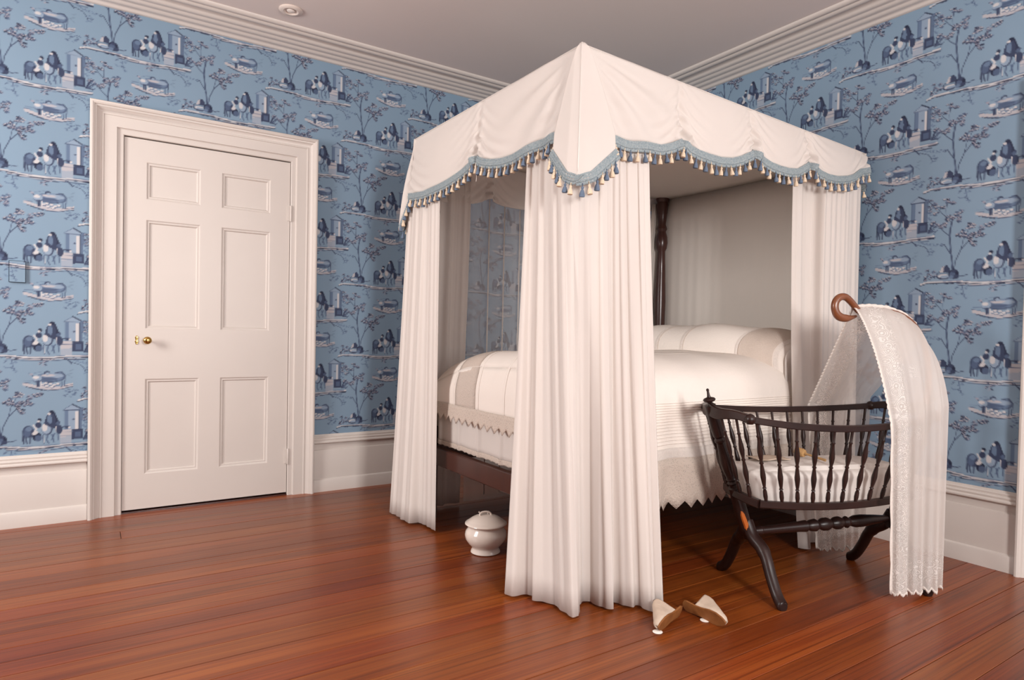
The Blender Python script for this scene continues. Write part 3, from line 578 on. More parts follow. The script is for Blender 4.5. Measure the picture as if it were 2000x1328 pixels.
fy = np.linspace(2.04, 3.23, 70)
cloth('foot_fall', [[foot_pt(y, t)-OB for y in fy] for t in np.linspace(0, 1, 10)], M['spread'], bs, thick=.004)
# crochet bands running the length of the bed, each over the foot edge too
def band(sc_, half, name='crochet_band', m='crochet2', x_end=2.8):
    xs_ = np.r_[np.linspace(1.60, 1.76, 12), np.linspace(1.8, x_end, 30)]; ss = np.linspace(sc_-half, sc_+half, 7)
    P = [[spread_pt(x, s, .0032)-OB for s in ss] for x in xs_[::-1]]
    y_ = [spread_pt(1.6, s)[1] for s in ss]; P += [[foot_pt(y, t, .0032)-OB for y in y_] for t in np.linspace(.12, 1, 8)]
    cloth(name, P, M[m], bs, [[(j*.02, i*.03) for j in range(7)] for i in range(len(P))], .001)
for s_, h_ in ((.35, .036),): band(s_, h_)
for s_ in (.305, .395, .47, .55): band(s_, .0025, 'insertion_seam', 'spread')
# tucked border and pointed crochet on the near fall and at the foot
nx = np.linspace(1.66, 3.2, 260)
for k in range(15):
    s_ = .80+.0066*k
    cloth('tuck', [[spread_pt(x, s_+ds, li)-OB for x in nx[::3]] for ds, li in ((-.002, .001), (0, .005), (.002, .001))], M['spread'], bs, thick=0)
cloth('crochet_insertion', [[spread_pt(x, s, .006)-OB for x in nx] for s in np.linspace(.9, .925, 4)], M['laceedge'], bs, thick=.001)
def pointed(name, n_pts, f, depth, L_, k0):
    cols = n_pts*6+1; us = np.linspace(0, 1, cols); P = []; uv = []
    for t in np.linspace(0, 1, 6):
        row = []; ur = []
        for i, u in enumerate(us):
            tri = 1-abs((i % 6)/3-1); dd = depth*(k0+(1-k0)*tri); row.append(f(u, t*dd)); ur.append((u*L_, t*dd))
        P.append(row); uv.append(ur)
    cloth(name, P, M['crochet'], bs, uv, .0015)
def near_edge(u, d):
    x = 1.66+1.54*u; p = spread_pt(x, .925, .006); q = spread_pt(x, .93, .006); return np.array((x, q[1]-.01*d+.006*math.sin(x*40)*d*5, p[2]-d+.012))-OB
def foot_edge(u, d):
    y = 2.05+1.17*u; p = foot_pt(y, 1, .005); return np.array((p[0]-.012*d*8, p[1], .672-d+.0*y))-OB
pointed('pointed_edging', 21, near_edge, .225, 1.54, .85)
pointed('pointed_edging', 18, foot_edge, .092, 1.17, .66)
# ---- bolster / pillows under a covered sham
pw = empty('pillow', (3.09, 2.63, .92)); tag(pw, 'big plump pillow in a cream lace-ended sham at the bed head', 'pillow')
def pil(a, v, k=1.0):
    """a angle round, v -1..1 along y"""
    e = (1-abs(v)**5)**.30; ca, sa = math.cos(a), math.sin(a); f = lambda c: math.copysign(abs(c)**.75, c)
    return (.25*k*f(ca)*(.55+.45*e)*min(1, e*1.05+.1), .655*v+.012*math.sin(3*a), .205*k*f(sa)*e-.02*v*v+.006*math.sin(9*v+2*a)+.01*ca*math.sin(5*v))
AN = [2*math.pi*k/36 for k in range(36)]; VS = list(np.sin(np.linspace(-math.pi/2, math.pi/2, 34)))
b = MB(); b.rings([[pil(a, v) for a in AN] for v in VS]); b.build('pillow_sham', M['spread'], pw, 60)
for v0, v1, m_, nm in ((-.93, -.68, 'crochet2', 'lace_band'), (-.675, -.655, 'laceedge', 'lace_seam'), (-.955, -.935, 'laceedge', 'lace_seam'), (-.1, -.075, 'laceedge', 'lace_seam'), (.2, .225, 'laceedge', 'lace_seam')):
    aa = np.linspace(-.2, math.pi+.3, 30); vv = np.linspace(v0, v1, 8)
    cloth(nm, [[pil(a, v, 1.018) for a in aa] for v in vv], M[m_], pw, [[(a*.25, v*.65) for a in aa] for v in vv], 0)
P = []
for t in np.linspace(0, 1, 9):
    P.append([(lambda q: (q[0]*(1+.04*t)-.02*t, q[1]-.018-.035*t+.012*math.sin(a*9)*t, q[2]*(1-t)+(-.33-.02*math.sin(a*3))*t*1.0 if t > 0 else q[2]))(pil(a, -.97, 1.01)) for a in np.linspace(.35, math.pi-.1, 40)])
cloth('sham_ruffle', P, M['linen'], pw, thick=.002)

# ================================================================ CANOPY
cn = empty('bed_canopy', (2.48, 2.63, 1.6)); tag(cn, 'white cloth canopy with scalloped valance and blue tasselled trim over the bed', 'canopy')
OC = np.array((2.48, 2.63, 1.6))
NEAR = [(1.5, 1.80), (1.643, 1.806), (1.74, 1.804), (1.823, 1.813), (1.9, 1.819), (1.958, 1.837), (1.995, 1.855), (2.023, 1.868), (2.045, 1.856), (2.073, 1.843), (2.12, 1.834), (2.186, 1.83), (2.26, 1.829), (2.334, 1.838), (2.40, 1.86), (2.445, 1.882), (2.472, 1.9), (2.491, 1.91), (2.52, 1.894), (2.563, 1.878), (2.62, 1.865), (2.684, 1.86), (2.75, 1.86), (2.814, 1.868), (2.85, 1.885), (2.879, 1.901), (2.91, 1.918), (2.929, 1.925), (2.955, 1.911), (3.014, 1.891), (3.08, 1.883), (3.16, 1.885), (3.25, 1.9), (3.307, 1.918), (3.37, 1.955), (3.47, 1.98)]
FOOT = [(1.88, 1.83), (1.987, 1.823), (2.132, 1.819), (2.22, 1.811), (2.308, 1.806), (2.4, 1.809), (2.479, 1.821), (2.54, 1.837), (2.582, 1.854), (2.605, 1.868), (2.62, 1.876), (2.65, 1.86), (2.689, 1.844), (2.75, 1.83), (2.816, 1.82), (2.9, 1.81), (2.989, 1.804), (3.179, 1.80), (3.3, 1.81), (3.37, 1.82)]
PK_N, PK_F = [2.023, 2.491, 2.929], [2.62]
def sag(u, z, hem, zt, peaks, ends, apex):
    """outward displacement of the valance cloth: swags gathered up at the peaks, long folds from the corner"""
    h = zt-hem; d = z-hem; t = 1-d/h; v = .028*t
    e = sorted(peaks+list(ends)); 
    for a, c in zip(e[:-1], e[1:]):
        if a <= u <= c:
            m = (2*(u-a)/(c-a)-1); w_ = abs(m)**1.4
            v += .014*(1-m*m)*math.sin(math.pi*min(1, max(0, t)))
            lift = d-.10*m*m
            v += .0135*w_*math.sin(lift/.056*6.28)*math.exp(-max(0, d)/.13)*min(1, d/.02)
    for p in peaks:
        v -= .03*math.exp(-((u-p)/.014)**2)*math.exp(-d/.12)
        v += .009*math.exp(-((abs(u-p)-.03)/.018)**2)*math.exp(-d/.12)*(1+math.sin(d*170+u*60))
    r = math.hypot(u-apex, zt-z); an = math.atan2(abs(u-apex), zt-z+.001)
    v += .011*math.sin(an*17+.7)*min(1, r/.25)*math.exp(-(r/.6)**2)*(1 if an > .25 else 0)
    dmp = min(1, abs(u-apex)/.2); dmp = dmp*dmp*(3-2*dmp)
    return .028*t+(v-.028*t)*dmp
def near_pt(x, t): zt = ZT(x); h = interp(NEAR, x); z = zt+(h-zt)*t; return np.array((x, BY0-sag(x, z, h, zt, PK_N, (1.5, 3.47), 1.5)+.006*(1-t), z))
def far_pt(x, t): p = near_pt(x, t); return np.array((p[0], BY1+(BY0-p[1]), p[2]))
def foot_vpt(y, t): zt = ZT(1.5); h = interp(FOOT, y); z = zt+(h-zt)*t; return np.array((BX0-sag(y, z, h, zt, PK_F, (1.88, 3.37), 1.88)+.006*(1-t), y, z))
TT = np.linspace(0, 1, 30)
valn = cloth('valance_side', [[near_pt(x, t)-OC for x in np.linspace(1.5, 3.47, 300)] for t in TT], M['linen'], cn)
valf = cloth('valance_side', [[far_pt(x, t)-OC for x in np.linspace(1.5, 3.47, 120)] for t in TT], M['linen'], cn)
vale = cloth('valance_end', [[foot_vpt(y, t)-OC for y in np.linspace(1.88, 3.37, 240)] for t in TT], M['linen'], cn)
cloth('valance_end', [[np.array((3.472, y, ZT(3.47)-.16*t))-OC for y in np.linspace(1.88, 3.37, 20)] for t in (0, .5, 1)], M['linen'], cn)
# roof of the canopy and the lining below it
cloth('canopy_roof', [[np.array((x, y, ZT(x)-.012*math.sin(math.pi*(y-1.88)/1.49)*math.sin(math.pi*(x-1.5)/1.97)))-OC for x in np.linspace(1.505, 3.472, 30)] for y in np.linspace(1.885, 3.37, 24)], M['linen'], cn)
cloth('lining', [[np.array((x, y, 2.062-.012*(x-1.5)-.012*math.sin(math.pi*(y-1.88)/1.49)))-OC for x in np.linspace(1.53, 3.455, 20)] for y in np.linspace(1.9, 3.355, 20)], M['muslin'], cn)
cloth('headcloth', [[np.array((3.45+(.0022*math.sin(y*47+3*math.sin(y*7))+.002*math.sin(y*81))*(1.2-z/2), y, z))-OC for y in np.linspace(1.9, 3.36, 200)] for z in np.linspace(2.04, .25, 12)], M['muslin'], cn)
for y0, y1 in ((1.88, 3.37),):
    pass
# tassels (two shared meshes)
def tassel_mesh(name, m):
    b = MB().lathe([(.0016, 0), (.0016, -.010), (.0046, -.012), (.0056, -.0155), (.0046, -.019), (.0038, -.0205), (.0064, -.025), (.0092, -.033), (.0108, -.041), (.01, -.0455), (.0, -.0465)], (0, 0, 0), 8); return b.mesh(name, m, 60)
TB, TC_ = tassel_mesh('tassel_blue', M['tasselb']), tassel_mesh('tassel_cream', M['tasselc'])
def trim(path, nrm, parent, start=0, spacing=.0305, tassels=True, bw=.03):
    """braid band hanging from a path of points, with fringe and tassels"""
    P = np.array(path); d = np.r_[0, np.cumsum(np.linalg.norm(np.diff(P, axis=0), axis=1))]; n = max(8, int(d[-1]/.006)); q = np.linspace(0, d[-1], n)
    R_ = np.stack([np.interp(q, d, P[:, i]) for i in range(3)], 1); nv = np.array(nrm, float)
    tang = np.gradient(R_, axis=0); tang /= np.linalg.norm(tang, axis=1)[:, None]; side = np.cross(tang, nv); side /= np.linalg.norm(side, axis=1)[:, None]; side *= np.sign(-side[:, 2:3]+1e-9)
    side = smooth_path(side, 3)
    prof = [(0, .004), (.004, .0065), (.009, .004), (.0105, .0035), (.012, .005), (.017, .0065), (.021, .004), (.023, .005), (.0265, .0055), (bw, .0035), (bw, .001)]
    cloth('braid', [[R_[i]+side[i]*a+nv*(o+.0012*(1 if (i//1) % 2 else -1)) for i in range(n)] for a, o in prof], M['braid'], parent, thick=0, smooth=80)
    cloth('fringe', [[R_[i]+side[i]*a+nv*(.002+.0012*(1 if i % 2 else -1)) for i in range(n)] for a in (bw-.002, bw+.012)], M['tasselb' if False else 'braid'], parent, thick=.001)
    if tassels:
        k = 0; s_ = spacing*.5
        while s_ < d[-1]:
            i = min(n-1, int(s_/d[-1]*(n-1))); p = R_[i]+side[i]*(bw+.004)+nv*.004
            link('tassel', TB if (k+start) % 2 else TC_, parent, p, (rng.uniform(-.12, .12), rng.uniform(-.12, .12), rng.uniform(0, 6)), (1, 1, rng.uniform(.9, 1.12))); s_ += spacing; k += 1
trim([near_pt(x, 1)-OC for x in np.linspace(1.635, 3.47, 260)], (0, -1, 0), valn)
trim([foot_vpt(y, 1)-OC for y in np.linspace(1.985, 3.37, 200)], (-1, 0, 0), vale)
trim([np.array((3.474, y, ZT(3.47)-.16))-OC for y in np.linspace(1.88, 2.05, 10)], (1, 0, 0), cn, tassels=True)
# pointed corner drop at the near foot post
def drop_pt(a, t):
    """a -1 (foot side) .. 1 (near side), t 0 apex .. 1 edge"""
    wf, wn = .112, .142; zt = ZT(1.5)+.001; zb_ = 1.606+(1.735-1.606)*abs(a)
    g = min(1, .10+.90*(t*1.25)**.8) if t < .8 else 1.0
    off = .012+.038*t; z = zt+(zb_-zt)*t
    u = a*g; rr = .03
    if u < 0: x, y = BX0-off, BY0-off*.2+(-u)*wf; k = min(1, -u*wf/rr); x += (1-k)**2*.012
    else: x, y = BX0-off*.2+u*wn, BY0-off; k = min(1, u*wn/rr); y += (1-k)**2*.012
    if abs(u) < .15: f = 1-abs(u)/.15; x = x*(1-f)+(BX0-off*.72)*f; y = y*(1-f)+(BY0-off*.72)*f
    return np.array((x, y, z))
AA = np.linspace(-1, 1, 61)
cdp = cloth('corner_drop', [[drop_pt(a, t)-OC for a in AA] for t in np.linspace(0, 1, 36)], M['linen'], cn)
cloth('corner_seam', [[drop_pt(a, t)-OC+np.array((-.002, -.002, 0)) for a in (-.012, .012)] for t in np.linspace(.01, .93, 30)], M['seam'], cdp, thick=.001)
trim([drop_pt(a, .955)-OC for a in np.linspace(-1, .03, 36)], (-1, 0, 0), cdp, 0, .027)
trim([drop_pt(a, .955)-OC for a in np.linspace(-.02, 1, 36)], (0, -1, 0), cdp, 1, .029)
# flaring drop at the far foot corner
def fdrop(a, t):
    z0 = ZT(1.5); tip = np.array((1.452, 3.452, 1.615)); left = np.array((1.49, 3.372, 1.80)); right = np.array((1.60, 3.44, 1.80))
    e_ = left*(1-a)+right*a; hump = 1-abs(2*a-1)*1.0; e_ = e_+(tip-(left+right)/2)*max(0, hump)
    ap = np.array((1.502+.03*a, 3.372, z0)); return ap*(1-t)+e_*t+np.array((-.012*math.sin(math.pi*t)*hump, .012*math.sin(math.pi*t)*hump, 0))
fd = cloth('corner_drop', [[fdrop(a, t)-OC for a in np.linspace(0, 1, 31)] for t in np.linspace(0, 1, 24)], M['linen'], cn)
trim([fdrop(a, .96)-OC for a in np.linspace(0, .49, 20)], (-.8, .2, 0), fd, 0, .03)
trim([fdrop(a, .96)-OC for a in np.linspace(.51, 1, 20)], (-.4, .9, 0), fd, 1, .03)
cloth('loose_tape', [[np.array((1.47+.004*math.sin(z*40), 2.60+.004*k+.02*(1.83-z), z))-OC for k in (0, 1)] for z in np.linspace(1.83, 1.745, 8)], M['laceedge'], cn, thick=.001)

# ================================================================ BED CURTAINS
def curtain(name, label, hem, top, zt, zb, m, n=150, sm=14, k_top=.45, pleat=(60, .005), smooth=60, edge=True, group=None, ease=1.25, rows=22, hemline=False):
    H = resample(hem, n); B = smooth_path(H, sm*8); T = resample(top, n); fold = H-B; fold[0] = fold[-1] = 0
    d = np.gradient(B, axis=0); d /= np.linalg.norm(d, axis=1)[:, None]; nr = np.stack([d[:, 1], -d[:, 0]], 1); ph = np.linspace(0, 1, n); rg = np.random.RandomState(len(label)); kn = int(pleat[0]*.55)+4; kx = np.cumsum(rg.uniform(.35, 1.6, kn)); kx = (kx-kx[0])/(kx[-1]-kx[0]); kv = rg.uniform(-1, 1, kn)*np.where(np.arange(kn) % 2, 1, -1)
    kv = np.abs(kv)*np.where(np.arange(kn) % 2, 1, -1)*.9; wav = np.interp(ph, kx, kv); wav = np.convolve(np.r_[wav[:1].repeat(6), wav, wav[-1:].repeat(6)], np.hanning(13)/np.hanning(13).sum(), 'same')[6:-6] if n > 60 else wav
    o = np.array((B[:, 0].mean(), B[:, 1].mean(), 0)); P = []
    for t in np.linspace(0, 1, rows):
        e = t**ease; q = T*(1-e)+B*e+fold*(k_top+(1-k_top)*t)+nr*(pleat[1]*(1.25-.35*t)*np.interp(ph+.012*math.sin(3*t+1), ph, wav))[:, None]
        P.append([np.array((a, b_, zt+(zb-zt)*t))-o for a, b_ in q])
    r = empty(name, o); tag(r, label, 'curtain', group); cloth('curtain_cloth', P, m, r, thick=.003 if m is not M['sheer'] else 0, smooth=smooth)
    if hemline:
        def at(t):
            i = t*(rows-1); k = min(int(i), rows-2); f = i-k; return [P[k][j]*(1-f)+P[k+1][j]*f for j in range(n)]
        cloth('hem_band', [[p+np.array((-.0024, -.0024, 0)) for p in at(t)] for t in (.955, .9585)], M['seam'], r, thick=0)
    return r
GC = 'white curtains of the four-poster bed'
HF = [(1.378, 2.142), (1.376, 2.135), (1.394, 2.111), (1.43, 2.098), (1.451, 2.09), (1.468, 2.066), (1.442, 2.034), (1.462, 1.998), (1.488, 1.955), (1.486, 1.90), (1.478, 1.856), (1.481, 1.832), (1.506, 1.828), (1.525, 1.86), (1.565, 1.905), (1.6, 1.918), (1.626, 1.905), (1.622, 1.855), (1.634, 1.825), (1.656, 1.812), (1.674, 1.83), (1.697, 1.855), (1.714, 1.835), (1.724, 1.803), (1.738, 1.785), (1.752, 1.79), (1.764, 1.77), (1.758, 1.725), (1.764, 1.7), (1.782, 1.712), (1.793, 1.735), (1.801, 1.715), (1.808, 1.699), (1.812, 1.70)]
curtain('bed_curtain', 'white bed curtain hanging at the near foot corner, beside the cloth shoes', HF, [(1.512, 2.235), (1.507, 2.1), (1.507, 1.96), (1.53, 1.905), (1.6, 1.892), (1.72, 1.888), (1.85, 1.886)], 1.98, .01, M['linen'], 260, 10, .38, (50, .017), group=GC)
HR = [(1.432, 3.47), (1.428, 3.43), (1.432, 3.359), (1.43, 3.28), (1.438, 3.2), (1.465, 3.19), (1.485, 3.185), (1.497, 3.12), (1.496, 3.05), (1.494, 3.006)]
curtain('bed_curtain', 'white bed curtain at the far foot corner, nearer the door', HR, [(1.50, 3.42), (1.497, 3.36), (1.5, 3.3), (1.506, 3.2), (1.5, 3.1), (1.5, 3.035)], 1.98, .012, M['linen'], 130, 6, .5, (34, .013), group=GC)
HS = [(1.5, 3.44), (1.56, 3.43), (1.6, 3.455), (1.65, 3.43), (1.7, 3.45), (1.74, 3.425), (1.79, 3.45), (1.83, 3.43), (1.87, 3.44)]
curtain('bed_curtain', 'shaded white curtain on the far side of the bed, behind the foot corner curtain', HS, [(1.5, 3.39), (1.62, 3.395), (1.75, 3.39), (1.885, 3.395)], 2.0, .012, M['linen'], 110, 6, .7, (26, .012), group=GC)
HH = [(2.93, 1.866), (2.945, 1.84), (2.965, 1.825), (2.985, 1.835), (3.02, 1.875), (3.07, 1.885), (3.105, 1.862), (3.14, 1.872), (3.19, 1.89), (3.25, 1.875), (3.3, 1.885), (3.34, 1.862), (3.4, 1.88), (3.44, 1.87), (3.47, 1.88)]
curtain('bed_curtain', 'white bed curtain at the head post behind the cradle', HH, [(2.945, 1.965), (2.99, 1.95), (3.05, 1.96), (3.11, 1.95), (3.122, 1.905), (3.2, 1.896), (3.33, 1.896), (3.462, 1.9)], 1.99, .012, M['linen'], 180, 6, .8, (44, .012), group=GC, ease=2.2)
HG = [(1.90, 3.44), (2.1, 3.43), (2.3, 3.45), (2.5, 3.43), (2.7, 3.45), (2.9, 3.43), (3.1, 3.45), (3.24, 3.44)]
g = curtain('sheer_curtain', 'see-through grey gauze curtain on the far side of the bed', HG, [(1.89, 3.415), (2.3, 3.42), (2.8, 3.415), (3.25, 3.42)], 2.0, .012, M['sheer'], 160, 8, .8, (30, .008), hemline=False)
for x in (2.02, 2.13, 2.245, 2.36, 2.6, 2.85): cloth('gauze_seam', [[np.array((x+k*.008, 3.405, z))-np.array(g.location) for k in (0, 1)] for z in (1.9, .05)], M['linen'], g, thick=.001)
HB = [(3.15, 3.42), (3.19, 3.40), (3.23, 3.43), (3.27, 3.40), (3.31, 3.42), (3.35, 3.40), (3.39, 3.42), (3.43, 3.40)]
curtain('bed_curtain', 'narrow white curtain gathered beside the dark turned head post', HB, [(3.36, 3.36), (3.38, 3.345), (3.4, 3.36), (3.42, 3.345), (3.44, 3.36)], 2.0, .3, M['muslin'], 90, 6, .8, (24, .01), group=GC, hemline=False)
# ================================================================ CRADLE  (local u along, w across, z up)
CO, CT = (2.304, 1.684, 0), math.radians(-19.5); UM = .3475
cd = empty('cradle', CO, CT); tag(cd, 'dark turned-spindle wooden cradle on curved legs with a swan-neck drape pole', 'cradle')
def mir(u, side): return u if side == 0 else 2*UM-u
for side in (0, 1):
    for sw in (-1, 1):
        pth = spline([(mir(-.022, side), 0, .285), (mir(-.014, side), sw*.03, .232), (mir(0, side), sw*.075, .196), (mir(.002, side), sw*.108, .16), (mir(.002, side), sw*.138, .105), (mir(.002, side), sw*.178, .045), (mir(.0, side), sw*.214, .017), (mir(0, side), sw*.228, .014)], 26)
        MB().tube(pth, [interp([(0, .027), (.3, .026), (.34, .029), (.38, .024), (.7, .0225), (.9, .023), (1, .016)], i/25) for i in range(26)], 12).build('leg', M['cradle'], cd)
    # leaning end post, turned, with finial
    a, b_ = Vector((mir(-.016, side), 0, .235)), Vector((mir(-.206, side), 0, .772)); ax = b_-a; Ln = ax.length
    MB().lathe([(.02, -.02), (.026, .0), (.027, .12), (.024, .19), (.025, .205), (.018, .21), (.018, .22), (.024, .228), (.017, .236), (.023, .244), (.02, .252), (.026, .29), (.028, .32), (.021, .38), (.019, .405), (.024, .412), (.024, .42), (.018, .428), (.024, .436), (.026, .47), (.024, .55), (.022, Ln)], a, 14, ax).build('end_post', M['cradle'], cd, 30)
    MB().lathe([(.012, 0), (.008, .006), (.01, .012), (.022, .017), (.026, .023), (.022, .029), (.008, .034), (.006, .042), (.0045, .058), (.006, .061), (.0055, .067), (0, .071)], b_, 14, ax.normalized()+Vector((0, 0, .6))).build('finial', M['cradle'], cd, 30)
# boat-shaped basket: pointed ends at the posts, bowed sides
UL, UR, WN, WF, SK = -.1195, .761, -.185, .225, .127       # SK: the basket sits slightly turned on its stand
def end_pt(side, f, lo=0):
    """f -1 near corner .. 0 apex .. 1 far corner"""
    k = abs(f); w_ = (WN if f < 0 else WF)*k
    if lo: u = -.085+.045*k**1.5; z = .41-.016*k; w_ *= .72; u = u if side == 0 else .65-u
    else: u = -.203+.0835*k**1.6; z = .757-.02*k-.006*math.sin(k*6.28); u = u if side == 0 else .6415-u
    return Vector((u+SK*w_, w_, z))
def side_pt(sw, f, lo=0):
    """f 0..1 along a long side"""
    c = 4*f*(1-f)
    w_ = (WN if sw < 0 else WF)*.72+sw*.032*c if lo else (WN if sw < 0 else WF)+sw*.04*c
    if lo: return Vector((-.04+.73*f+SK*w_, w_, .394-.014*c))
    return Vector((UL+(UR-UL)*f+SK*w_, w_, .737-(.036 if sw < 0 else .018)*c))
FE = np.linspace(-1, 1, 25)
for side in (0, 1):
    MB().bar([end_pt(side, f) for f in FE], .024, [.054-.022*min(1, abs(f)/.8) for f in FE]).build('crest_rail', M['cradle'], cd)
    MB().bar([end_pt(side, f, 1) for f in FE], .026, .033).build('bottom_end_rail', M['cradle'], cd)
    for f in (-1, 1): MB().lathe([(0, -.02), (.012, -.019), (.02, -.008), (.021, .004), (.015, .015), (.008, .02), (0, .022)], end_pt(side, f)+Vector((0, 0, .001)), 12).build('corner_knob', M['cradle'], cd)
for sw in (-1, 1):
    MB().bar([side_pt(sw, f) for f in np.linspace(0, 1, 30)], .02, .026).build('top_rail', M['cradle'], cd)
    MB().bar([side_pt(sw, f, 1) for f in np.linspace(0, 1, 24)], .024, .029).build('bottom_rail', M['cradle'], cd)
MB().box(-.03, .68, -.12, .15, .368, .38).build('bottom_board', M['cradle'], cd)
SPR = [(.0055, 0), (.0065, .04), (.0095, .1), (.0085, .16), (.0055, .19), (.009, .2), (.006, .215), (.0085, .26), (.0115, .33), (.0115, .36), (.0085, .44), (.006, .485), (.0095, .5), (.006, .52), (.0095, .57), (.0118, .63), (.0105, .68), (.0065, .76), (.0058, .8), (.0088, .815), (.0058, .83), (.0062, 1.0)]
def spindle(p, q):
    p, q = Vector(p), Vector(q); L_ = (q-p).length; MB().lathe([(r*.93, h*L_) for r, h in SPR], p, 8, q-p).build('spindle', M['cradle'], cd, 60)
for sw in (-1, 1):
    for k in range(11):
        f = .028+.0944*k; spindle(side_pt(sw, f*.96+.015, 1), side_pt(sw, f))
for side in (0, 1):
    for f in (-.72, -.36, .36, .72): spindle(end_pt(side, f, 1), end_pt(side, f)-Vector((0, 0, .012)))
# turned stretcher
sp = [(.014, 0), (.016, .02), (.02, .05), (.017, .055), (.019, .16), (.022, .25), (.025, .285), (.016, .295), (.024, .31), (.027, .335), (.017, .355), (.027, .375), (.028, .4), (.017, .425), (.027, .445), (.028, .465), (.017, .49), (.02, .495), (.026, .505), (.02, .515), (.018, .525), (.026, .55), (.027, .59), (.02, .67), (.015, .715), (.014, .735)]
MB().lathe([(r, h*.935) for r, h in sp], (0, 0, .241), 14, (1, 0, .03)).build('stretcher', M['cradle'], cd, 30)
# bare scuffed patch on the near fork
MB().tube(spline([(-.066, -.0185, .352), (-.05, -.0205, .305), (-.033, -.022, .262), (-.03, -.03, .215)], 10), [.002, .006, .009, .0105, .011, .011, .0105, .01, .009, .002], 8).build('scuffed_wood', M['worn'], cd)
# swan-neck pole
pole = spline([(.85, 0, .70), (.885, 0, .8), (.888, 0, .92), (.858, 0, 1.035), (.80, 0, 1.122), (.71, 0, 1.170), (.61, 0, 1.181), (.535, 0, 1.172)], 30)
MB().tube(pole, .0135, 10).build('drape_pole', M['swan'], cd)
neck = spline([(0.537, 0, 1.174), (0.507, 0, 1.176), (0.482, 0, 1.197), (0.457, 0, 1.22), (0.432, 0, 1.236), (0.405, 0, 1.235), (0.385, 0, 1.217), (0.38, 0, 1.19), (0.39, 0, 1.163), (0.412, 0, 1.148), (0.442, 0, 1.145), (0.469, 0, 1.149), (0.492, 0, 1.155)], 48)
MB().tube(neck, [interp([(0, .013), (.15, .014), (.4, .0155), (.6, .016), (.72, .018), (.82, .017), (.92, .009), (1, .005)], i/47) for i in range(48)], 12).build('swan_neck', M['swan'], cd)['label'] = 'carved brown swan-neck hook'
# ---- cradle mattress, rattle, cloth
def cu(u, w_, z): p = Matrix.Rotation(CT, 3, 'Z') @ Vector((u, w_, 0)); return (CO[0]+p.x, CO[1]+p.y, z)
cm = empty('cradle_mattress', cu(.325, .018, .382), CT); tag(cm, 'small rumpled white mattress inside the dark cradle', 'mattress')
b = MB(); rows = []
for i, v in enumerate(np.linspace(-1, 1, 22)):
    pass
nu, nr_ = 70, 12; rings_ = []
for k in range(nr_):
    t = k/(nr_-1); z = .002+.138*t; ins = .018*math.cos(t*math.pi/2)*0; ring = []
    for j in range(nu):
        a = 2*math.pi*j/nu; ca, sa = math.cos(a), math.sin(a); f = lambda c: math.copysign(abs(c)**.35, c)
        e = 1-.32*max(0, (t-.72)/.28)**2; grow = .86+.14*t
        ring.append((f(ca)*.40*grow*(1-.12*max(0, (t-.72)/.28)**2), f(sa)*.158*grow*e*1.0+.003*math.sin(a*9+t*5)+.002*math.sin(a*17-t*6), z-.012*max(0, (t-.9)/.1)+.003*math.sin(a*17)*math.sin(t*9)))
    rings_.append(ring)
b.rings(rings_, cap=False); b.add(rings_[0][::-1], [tuple(range(nu))])
top = rings_[-1]
b.rings([[(p[0]*s_, p[1]*s_, .142+(1-s_)*.004+.004*math.sin(p[0]*18+s_*5)*s_) if s_ < 1 else p for p in top] for s_ in (1, .93, .8, .6, .35, .05)], cap=False)
b.build('mattress_cover', M['linen'], cm, 60)
rt = empty('rattle', cu(.29, .06, .53), CT+.0); tag(rt, 'small turned boxwood rattle lying on the cradle mattress', 'rattle')
MB().lathe([(0, -.022), (.016, -.02), (.019, -.01), (.019, .012), (.016, .022), (0, .024)], (0, .02, .022), 14, (.3, -1, -.1)).build('rattle_head', M['rattle'], rt)
MB().tube([(.006, .0, .02), (.02, -.05, .014), (.034, -.10, .008)], [.005, .0045, .006], 8).build('rattle_handle', M['rattle'], rt)
bb = empty('folded_cloth', cu(.11, .05, .531), CT); tag(bb, 'flat cream folded cloth on the cradle mattress beside the rattle', 'cloth')
cloth('cloth_sheet', [[(u, w_, .004+.002*math.sin(u*60)) for u in np.linspace(-.07, .09, 12)] for w_ in np.linspace(-.03, .06, 8)], M['shoe'], bb, thick=.003)
# ---- lace drape over the pole
ld = empty('lace_drape', cu(.65, 0, 0), CT); tag(ld, 'long white embroidered lace drape hung over the cradle pole to the floor', 'lace drape')
RID = [(0, .478, 1.196), (.2, .565, 1.202), (.4, .65, 1.197), (.6, .74, 1.173), (.8, .805, 1.128), (1, .848, 1.063)]
def lace_pt(s, t, sw):
    u0, z0 = interp([(a, b_) for a, b_, c in RID], s), interp([(a, c) for a, b_, c in RID], s)
    if sw < 0: u1, w1, z1, u2, w2, z2 = .452+.285*s, -.255+.01*s, .71+.085*s, .481+.262*s, -.25+.01*s, .036
    else: u1, w1, z1, u2, w2, z2 = .486+.32*s, .275-.03*s, .735+.04*s, .56+.24*s, .275-.03*s, .04
    fo = .011*math.sin(s*21+.5)+.006*math.sin(s*43)
    if t < .4:
        q = t/.4; k = q; u = u0*(1-k)+u1*k; w_ = w1*(k**(.82 if sw < 0 else 1.0)); z = z0+(z1-z0)*(k**(1.12 if sw < 0 else 1.0)); fo *= .25+.5*q
        w_ += (sw*.012 if sw < 0 else 0)*math.sin(math.pi*q)
    else: q = (t-.4)/.6; u = u1*(1-q)+u2*q; w_ = w1*(1-q)+w2*q; z = z1+(z2-z1)*q; fo *= .75+.5*q
    z += .007*math.sin(s*60)*max(0, (t-.95)/.05)
    return np.array((u-.65+fo*.25, w_+fo, z))
